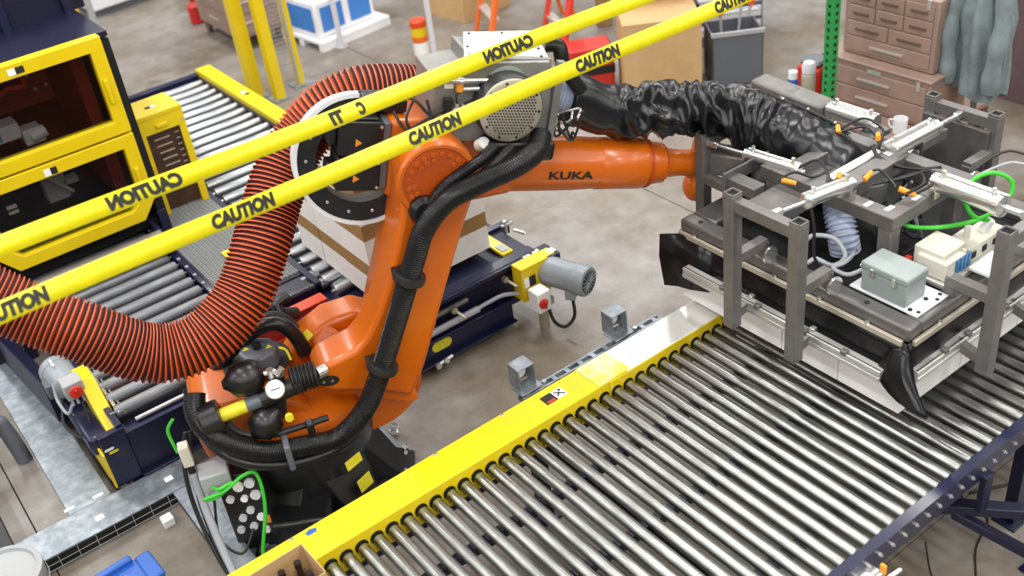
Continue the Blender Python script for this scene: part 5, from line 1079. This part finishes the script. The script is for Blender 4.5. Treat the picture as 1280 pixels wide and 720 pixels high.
tape('caution_tape', 3.70, 2.245, -0.9, 5.0, 0.45, 0.012, 'yellow caution tape seen from behind with mirrored lettering', [(0.855, 'CAUTION', 0.29), (1.67, 'TI', 0.06), (1.785, 'C', 0.035), (2.545, 'CAUTION', 0.27)], True, -0.03)

# ================================================================= BACKGROUND
# brown tool chests on a bench
bn = thing('work_bench', 'brown topped work bench under the tool chests', 'bench', (5.62, 3.85, 0))
MB().bx(-0.42, 0.42, -0.44, 0.60, 0.76, 0.80).build('top', 'brownmetal', bn, 0.01)
for x in (-0.38, 0.38):
    for y in (-0.40, 0.56): MB().bx(x-0.03, x+0.03, y-0.03, y+0.03, 0, 0.76).build('leg', 'brown_dk', bn)
MB().bx(-0.38, 0.38, -0.40, 0.56, 0.25, 0.28).build('shelf', 'brown_dk', bn)
def chest(name, label, loc, w, d, h, rows, rz, lid):
    t = thing(name, label, 'tool chest', loc, rz)
    MB().bx(0, d, -w/2, w/2, 0, h).build('case', 'brownmetal', t, 0.008)
    hh = (h-0.05)/len(rows); z = h-0.03
    for r in rows:
        z -= hh
        for k in range(r):
            a = -w/2+0.025+(w-0.05)*k/r
            q = MB().bx(-0.008, 0.0, a+0.006, a+(w-0.05)/r-0.006, z+0.006, z+hh-0.004).build('drawer', 'brownmetal', t, 0.003)
            cy = a+(w-0.05)/r/2
            MB().bx(-0.02, -0.008, cy-min(0.12, w/r*0.25), cy+min(0.12, w/r*0.25), z+hh*0.45, z+hh*0.45+0.012).build('pull', 'alu' if r == 1 else 'brown_dk', q)
    if lid: MB().bx(-0.012, d+0.01, -w/2-0.01, w/2+0.01, h, h+0.02).build('lid', 'brownmetal', t, 0.006)
    MB().bx(-0.012, 0.0, -0.05, 0.05, h-0.035, h-0.01).build('lock_plate', 'alu', t)
    for s in (-1, 1): MB().bx(-0.012, 0, s*w*0.40-0.012, s*w*0.40+0.012, h-0.06, h+0.0).build('hasp', 'alu', t)
    return t
chest('tool_chest', 'wide brown tool chest with two pale drawer pulls standing on the bench', (5.42, 3.86, 0.802), 0.80, 0.40, 0.30, [1, 1], 0.02, True)
chest('tool_chest', 'brown machinist chest with many small drawers on top of the wider chest', (5.50, 3.84, 1.125), 0.66, 0.28, 0.46, [3, 3, 2, 1], 0.02, False)
random.seed(5)
for k in range(7):
    o = one('spray_can' if k % 2 else 'jar', MB().lathe([(0.03, 0), (0.032, 0.005), (0.032, 0.07), (0.02, 0.085), (0.018, 0.11), (0, 0.11)], (0, 0, 0), (0, 0, 1), 14), ('white', 'lightgrey', 'white', 'blue', 'paper', 'ink', 'white')[k], ('white jar', 'light grey spray can', 'short white jar', 'blue spray can', 'paper white jar', 'black spray can', 'white topped jar')[k]+' standing on top of the brown machinist chest', 'container', 'containers on the machinist chest', loc=(5.58+random.uniform(-.02, .10), 3.60+k*0.075, 1.586))
mg = thing('coffee_mug', 'white coffee mug on the bench edge', 'mug', (5.30, 3.56, 0.8005))
MB().lathe([(0.035, 0), (0.042, 0.004), (0.044, 0.10), (0.040, 0.10), (0.038, 0.008), (0, 0.008)], (0, 0, 0), (0, 0, 1), 20).build('cup', 'white', mg)
MB().tube([(-0.01, 0.042, 0.08), (-0.01, 0.07, 0.075), (-0.01, 0.075, 0.05), (-0.01, 0.06, 0.028), (-0.01, 0.042, 0.025)], 0.006, 8).build('handle', 'white', mg)
th = thing('thermos', 'steel thermos flask with silver cap on the bench', 'flask', (5.30, 4.28, 0.8005))
MB().lathe([(0.045, 0), (0.047, 0.01), (0.047, 0.19), (0.04, 0.205)], (0, 0, 0), (0, 0, 1), 22).build('body', 'alu_dull', th)
MB().lathe([(0.036, 0.205), (0.044, 0.21), (0.044, 0.265), (0.035, 0.28), (0, 0.282)], (0, 0, 0), (0, 0, 1), 22).build('cap', 'lightgrey', th)
bt = thing('water_bottle', 'small bottle with white cap beside the thermos', 'bottle', (5.24, 4.36, 0.8005))
MB().lathe([(0.035, 0), (0.037, 0.005), (0.037, 0.14), (0.025, 0.17)], (0, 0, 0), (0, 0, 1), 18).build('body', 'blue', bt); MB().lathe([(0.03, 0.165), (0.03, 0.215), (0, 0.22)], (0, 0, 0), (0, 0, 1), 18).build('cap', 'white', bt)
lb = thing('lunch_bag', 'red trimmed dark lunch bag behind the thermos', 'bag', (5.46, 4.36, 0.8005))
MB().bx(-0.09, 0.09, -0.09, 0.09, 0, 0.20).build('body', 'red', lb, 0.03); MB().bx(-0.075, 0.075, -0.075, 0.075, 0.20, 0.235).build('top', 'motor_dk', lb, 0.03)
gpz = thing('green_upright', 'green perforated steel upright post in front of the bench', 'post', (5.26, 4.12, 0))
MB().bx(-0.035, 0.035, -0.03, 0.03, 0, 2.6).build('upright', 'greenpost', gpz, 0.004)
MB().bx(-0.07, 0.07, -0.07, 0.07, 0, 0.01).build('foot', 'greenpost', gpz)
sl = MB()
for k in range(40): sl.bx(-0.0365, -0.035, -0.008, 0.008, 0.45+k*0.05, 0.472+k*0.05)
for k in range(40): sl.bx(-0.012, 0.012, -0.0315, -0.03, 0.45+k*0.05, 0.472+k*0.05)
sl.build('slots', 'ink', gpz)['kind'] = 'stuff'
gpz.location = (5.18, 4.02, 0)
gc = thing('grey_column', 'pale grey square column beside the tool chests', 'column', (6.2, 4.55, 0)); MB().bx(-0.05, 0.05, -0.05, 0.05, 0, 2.6).build('shaft', 'lightgrey', gc, 0.006); MB().bx(-0.09, 0.09, -0.09, 0.09, 0, 0.015).build('foot', 'grey', gc)
# hanging jacket: folded cloth
jk = thing('hanging_jacket', 'grey work jacket hanging beside the tool chests', 'jacket', (5.70, 3.33, 0))
vs = []; fs = []; nu, nv = 48, 24
for j in range(nv+1):
    for i in range(nu):
        a = 2*PI*i/nu; s = j/nv
        r = 0.11+0.07*min(1, s*3)*(1-0.15*s); fo = 0.018*math.sin(a*6+s*2)+0.012*math.sin(a*11-s*5)
        vs.append(((r*0.55+fo)*math.cos(a), (r+fo)*math.sin(a), 1.72-0.72*s+0.03*math.sin(a*3)*s))
for j in range(nv):
    for i in range(nu): fs.append((j*nu+i, (j+1)*nu+i, (j+1)*nu+(i+1) % nu, j*nu+(i+1) % nu))
fs.append(tuple(range(nu)))
MB().add(vs, fs).build('body', 'jacket', jk, ang=2.5)
for s in (-1, 1): MB().tube([(-0.04, s*0.13, 1.66), (-0.09, s*0.16, 1.45), (-0.10, s*0.15, 1.25), (-0.09, s*0.14, 1.06)], 0.06, 14, 12, rad=lambda t: 0.050+0.006*math.sin(t*17)).build('sleeve', 'jacket', jk, ang=2.5)
MB().cyl((0, 0, 0), (0, 0, 1.78), 0.018).cyl((0, -0.08, 1.74), (0, 0.08, 1.74), 0.012).cyl((0, 0, 0), (0, 0, 0.02), 0.16).build('coat_stand', 'tube', jk)
# right hand boxes and racks
o = thing('leaning_cardboard', 'large tan cardboard sheet box leaning at the right behind the gripper', 'box', (6.45, 2.55, 0))
MB(Matrix.Rotation(0.25, 4, 'Y')).bx(-0.3, 0.5, -0.45, 0.30, 0.1, 0.72).build('body', 'board', o, 0.004); MB(Matrix.Rotation(0.25, 4, 'Y')).bx(-0.52, -0.3, -0.45, 0.30, 0.712, 0.72).build('flap', 'board', o)
o = thing('parts_box', 'open tan parts box full of dark fittings behind the gripper jaw', 'box', (5.38, 2.78, 0), 0.1)
MB().bx(-0.25, 0.25, -0.25, 0.25, 0, 0.02).bx(-0.25, -0.24, -0.25, 0.25, 0, 0.42).bx(0.24, 0.25, -0.25, 0.25, 0, 0.42).bx(-0.25, 0.25, -0.25, -0.24, 0, 0.42).bx(-0.25, 0.25, 0.24, 0.25, 0, 0.42).build('shell', 'board', o, smooth=False)
random.seed(8)
for k in range(12):
    q = one('pipe_fitting', MB().lathe([(0.05, 0), (0.05, 0.10), (0.035, 0.11), (0.035, 0.16), (0.02, 0.16)], (0, 0, 0), (0, 0, 1), 12), ('amber', 'black', 'navy', 'amber')[k % 4], 'dark round fitting standing in the open tan parts box', 'fitting', 'fittings in the parts box', loc=(5.22+(k % 4)*0.11, 2.64+(k//4)*0.13, 0.222))
MB().bx(-0.24, 0.24, -0.24, 0.24, 0.02, 0.22).build('divider', 'brown_dk', o)
o = thing('wood_crate', 'low wooden crate with blue rim lying beyond the gripper', 'crate', (5.42, 2.12, 0), 0.1)
for k in range(4): MB().bx(-0.35, 0.35, -0.30+k*0.16, -0.17+k*0.16, 0.28, 0.30).build('plank', 'brownwood', o)
MB().bx(-0.35, 0.35, -0.30, -0.28, 0, 0.28).bx(-0.35, 0.35, 0.31, 0.33, 0, 0.28).bx(-0.35, -0.33, -0.28, 0.31, 0, 0.28).build('side', 'brownwood', o)
MB().bx(-0.35, -0.2, 0.18, 0.33, 0.30, 0.34).build('blue_pad', 'blue', o, 0.01)
# tool cart on casters
t = thing('tool_cart', 'brown drawer cart on casters behind the fence posts', 'tool cart', (4.0, 10.9, 0), 0.0)
MB().bx(-0.10, 0.45, -0.28, 0.75, 0.14, 0.85).build('case', 'brownmetal', t, 0.01)
for k in range(3): q = MB().bx(-0.112, -0.10, -0.24, 0.70, 0.18+k*0.22, 0.36+k*0.22).build('drawer', 'brownmetal', t, 0.004); MB().bx(-0.125, -0.112, 0.12, 0.36, 0.27+k*0.22, 0.29+k*0.22).build('pull', 'alu', q)
for k in range(3): q = MB().bx(-0.08, 0.42, -0.292, -0.28, 0.18+k*0.22, 0.36+k*0.22).build('drawer', 'brownmetal', t, 0.004); MB().bx(-0.02, 0.14, -0.305, -0.292, 0.29+k*0.22, 0.31+k*0.22).build('pull', 'alu', q)
for (x, y) in ((-0.05, -0.22), (0.38, -0.22), (-0.05, 0.68), (0.38, 0.68)): MB().cyl((x-0.02, y, 0.06), (x+0.02, y, 0.06), 0.06, n=16).bx(x-0.03, x+0.03, y-0.03, y+0.03, 0.10, 0.15).build('caster', 'brown_dk', t)
o = thing('red_jug', 'small red container beside the brown drawer cart', 'container', (3.98, 12.0, 0)); MB().lathe([(0.07, 0), (0.08, 0.01), (0.08, 0.2), (0.03, 0.25), (0.03, 0.28), (0, 0.28)], (0, 0, 0), (0, 0, 1), 16).build('body', 'red', o); MB().cyl((0, 0, 0.28), (0, 0, 0.31), 0.035).build('cap', 'ink', o)
o = thing('white_cabinet', 'low white cabinet end far behind the machine', 'cabinet', (3.5, 13.6, 0), 0.1); MB().bx(-0.35, 0.7, -0.3, 0.5, 0.08, 0.6).build('body', 'white', o, 0.02); MB().bx(-0.3, 0.65, -0.25, 0.45, 0, 0.08).build('plinth', 'motor_dk', o)
# white crate with blue panels on a pallet
t = thing('white_crate', 'white crate with blue side panels on a white pallet', 'crate', (4.88, 10.35, 0), 0.12)
MB().bx(-0.45, 0.45, -0.42, 0.40, 0.06, 0.10).build('pallet_deck', 'white', t, 0.006)
for y in (-0.38, -0.02, 0.34): MB().bx(-0.45, 0.45, y-0.04, y+0.04, 0, 0.06).build('runner', 'white', t)
MB().bx(-0.40, 0.34, -0.32, 0.34, 0.10, 0.48).build('body', 'white', t, 0.02)
for a, b in ((-0.34, -0.06), (0.02, 0.29)): MB().bx(a, b, -0.328, -0.32, 0.16, 0.42).build('side_panel', 'blue_lt', t, 0.004)
MB().bx(-0.408, -0.40, -0.26, 0.28, 0.16, 0.42).build('side_panel', 'blue_lt', t, 0.004)
MB().bx(-0.30, 0.24, -0.22, 0.24, 0.48, 0.50).build('top_tray', 'blue_lt', t, 0.006)
# striped marker can
o = thing('marker_canister', 'red, yellow and white striped canister standing on the floor', 'canister', (5.06, 8.86, 0))
MB().lathe([(0.075, 0), (0.08, 0.006), (0.08, 0.05), (0.078, 0.055)], (0, 0, 0), (0, 0, 1), 22).build('base_band', 'redor', o)
MB().lathe([(0.078, 0.055), (0.078, 0.19)], (0, 0, 0), (0, 0, 1), 22).build('white_band', 'paper', o)
MB().lathe([(0.078, 0.19), (0.081, 0.195), (0.081, 0.25), (0.078, 0.25)], (0, 0, 0), (0, 0, 1), 22).build('orange_band', 'lorange', o)
MB().lathe([(0.078, 0.25), (0.078, 0.34)], (0, 0, 0), (0, 0, 1), 22).build('yellow_band', 'yellow', o)
MB().lathe([(0.08, 0.34), (0.082, 0.345), (0.082, 0.40), (0.07, 0.41), (0.0, 0.41)], (0, 0, 0), (0, 0, 1), 22).build('cap', 'redor', o)
# stacked cartons and ladders
for k, (z, lab) in enumerate(((0, 'lower'), (0.34, 'upper'))):
    o = one('shipping_carton', MB().bx(-0.3, 0.35, -0.3, 0.35, 0, 0.30).bx(-0.302, 0.352, -0.302, 0.352, 0.30, 0.335, mi=1), ['board', 'paper'], 'tan carton with white rim, %s one of the pair behind the ladder' % lab, 'carton', 'cartons behind the ladder', loc=(6.15, 9.62, z+0.001), rz=0.1)
def ladder(name, label, pts, m, top, w, loc, rz):
    t = thing(name, label, 'ladder', loc, rz)
    for s in (-1, 1):
        MB().bar((0, s*w, 0), (0.45, s*w*0.75, top), 0.09, 0.035).build('front_rail', m, t, 0.006)
        MB().bar((0.95, s*w, 0), (0.5, s*w*0.75, top), 0.05, 0.03).build('rear_rail', m, t, 0.006)
    for k in range(5):
        z = 0.28+k*0.3; u = z/top
        MB().bx(0.45*u-0.02, 0.45*u+0.07, -w*(1-0.25*u), w*(1-0.25*u), z-0.02, z+0.01).build('step', 'alu', t, 0.004)
    MB().bx(0.38, 0.58, -w*0.8, w*0.8, top, top+0.06).build('cap', m, t, 0.01)
    return t
ladder('step_ladder', 'bright orange step ladder with aluminium steps', None, 'lorange', 1.8, 0.26, (5.72, 8.75, 0), -0.35)
ladder('step_ladder', 'red and white step ladder with aluminium steps', None, 'lred', 1.8, 0.26, (5.98, 7.95, 0), -0.3)
# big cardboard box and gear behind the arm
o = thing('cardboard_box', 'large plain tan cardboard box behind the black sleeve', 'box', (6.02, 6.48, 0), -0.62)
MB().bx(-0.33, 0.33, -0.25, 0.25, 0, 0.72).build('body', 'board', o, 0.004)
MB(Matrix.Translation((0, 0.25, 0.72)) @ Matrix.Rotation(0.5, 4, 'X')).bx(-0.33, 0.33, 0, 0.004, 0, 0.22).build('flap', 'board', o)
o = thing('red_case', 'red and black tool case beside the large cardboard box', 'case', (5.62, 6.95, 0), -0.5); MB().bx(-0.2, 0.2, -0.14, 0.14, 0, 0.45).build('body', 'red', o, 0.02); MB().bx(-0.205, 0.205, -0.145, 0.145, 0.20, 0.28).build('band', 'black', o, 0.01)
o = thing('grey_bin', 'grey translucent bin with tools beside the cardboard box', 'bin', (6.60, 6.16, 0), -0.6)
MB().bx(-0.22, 0.22, -0.18, 0.18, 0, 0.02).bx(-0.22, -0.205, -0.18, 0.18, 0, 0.48).bx(0.205, 0.22, -0.18, 0.18, 0, 0.48).bx(-0.22, 0.22, -0.18, -0.165, 0, 0.48).bx(-0.22, 0.22, 0.165, 0.18, 0, 0.48).build('shell', 'motor_dk', o, 0.004)
MB().bx(-0.23, 0.23, -0.19, -0.165, 0.46, 0.50).build('rim', 'grey', o, 0.004)
for k, (m, dx, dz, tl) in enumerate((('redor', -0.08, 0.95, -0.1), ('red', 0.06, 1.0, 0.25), ('redor', 0.12, 0.9, 0.4))):
    a = Vector((6.62+dx, 6.22, 0.03)); q = thing('hand_tool', ('orange handled tool standing in the grey bin', 'red handled tool leaning in the grey bin', 'orange red handled tool leaning over the grey bin rim')[k], 'tool', a)
    MB().cyl((0, 0, 0), (tl*0.35, 0, dz*0.6), 0.012).build('shaft', 'grey', q); MB().tube([(tl*0.35, 0, dz*0.6), (tl*0.5, 0, dz*0.8), (tl*0.5+0.02, 0, dz)], 0.03, 10).build('handle', m, q)
t = thing('drawer_cabinet', 'grey cabinet with white drawer fronts far behind the large cardboard box', 'cabinet', (7.25, 6.95, 0), -0.55)
MB().bx(-0.35, 0.35, -0.25, 0.35, 0, 0.95).build('case', 'motor_dk', t, 0.01)
for k in range(6): q = MB().bx(-0.33, 0.33, -0.265, -0.25, 0.10+k*0.14, 0.20+k*0.14).build('drawer', 'lightgrey', t, 0.004); MB().bx(-0.3, 0.3, -0.275, -0.265, 0.165+k*0.14, 0.18+k*0.14).build('pull', 'paper', q)
o = one('teal_cushion', MB().bx(-0.14, 0.14, -0.08, 0.08, 0, 0.06), 'turq', 'flat turquoise cloth folded on the red and black box', 'cloth', bevel=0.02, loc=(6.45, 6.72, 0.621), rz=-0.6)
o = thing('equipment_box', 'red and black equipment box under the turquoise cloth', 'box', (6.45, 6.72, 0), -0.6); MB().bx(-0.2, 0.2, -0.12, 0.12, 0, 0.62).build('body', 'black', o, 0.01); MB().bx(-0.205, 0.205, -0.125, 0.125, 0.42, 0.52).build('band', 'red', o, 0.005)
for k, (x, y) in enumerate(((6.75, 8.05), (6.95, 7.75), (7.15, 7.95))):
    o = thing('timber_post', 'upright timber offcut leaning in the group behind the red ladder', 'timber', (x, y, 0), -0.4, 'timber behind the red ladder'); MB().bx(-0.07, 0.07, -0.05, 0.05, 0, 1.2-0.1*k).build('plank', 'brownwood', o, 0.004); MB().bx(-0.071, 0.071, -0.051, 0.051, 1.1-0.1*k, 1.16-0.1*k).build('painted_end', 'carton_b', o)
one('floor_line', MB().bx(-0.35, 0.35, -0.02, 0.02, 0, 0.002), 'stk_y', 'yellow floor marking line behind the forearm', 'floor marking', loc=(5.0, 6.0, 0.0005), rz=-0.75)
one('floor_line', MB().bx(-0.35, 0.35, -0.015, 0.015, 0, 0.002), 'stk_y', 'pale yellow floor marking line beside the striped canister', 'floor marking', loc=(5.25, 8.0, 0.0005), rz=-1.3)
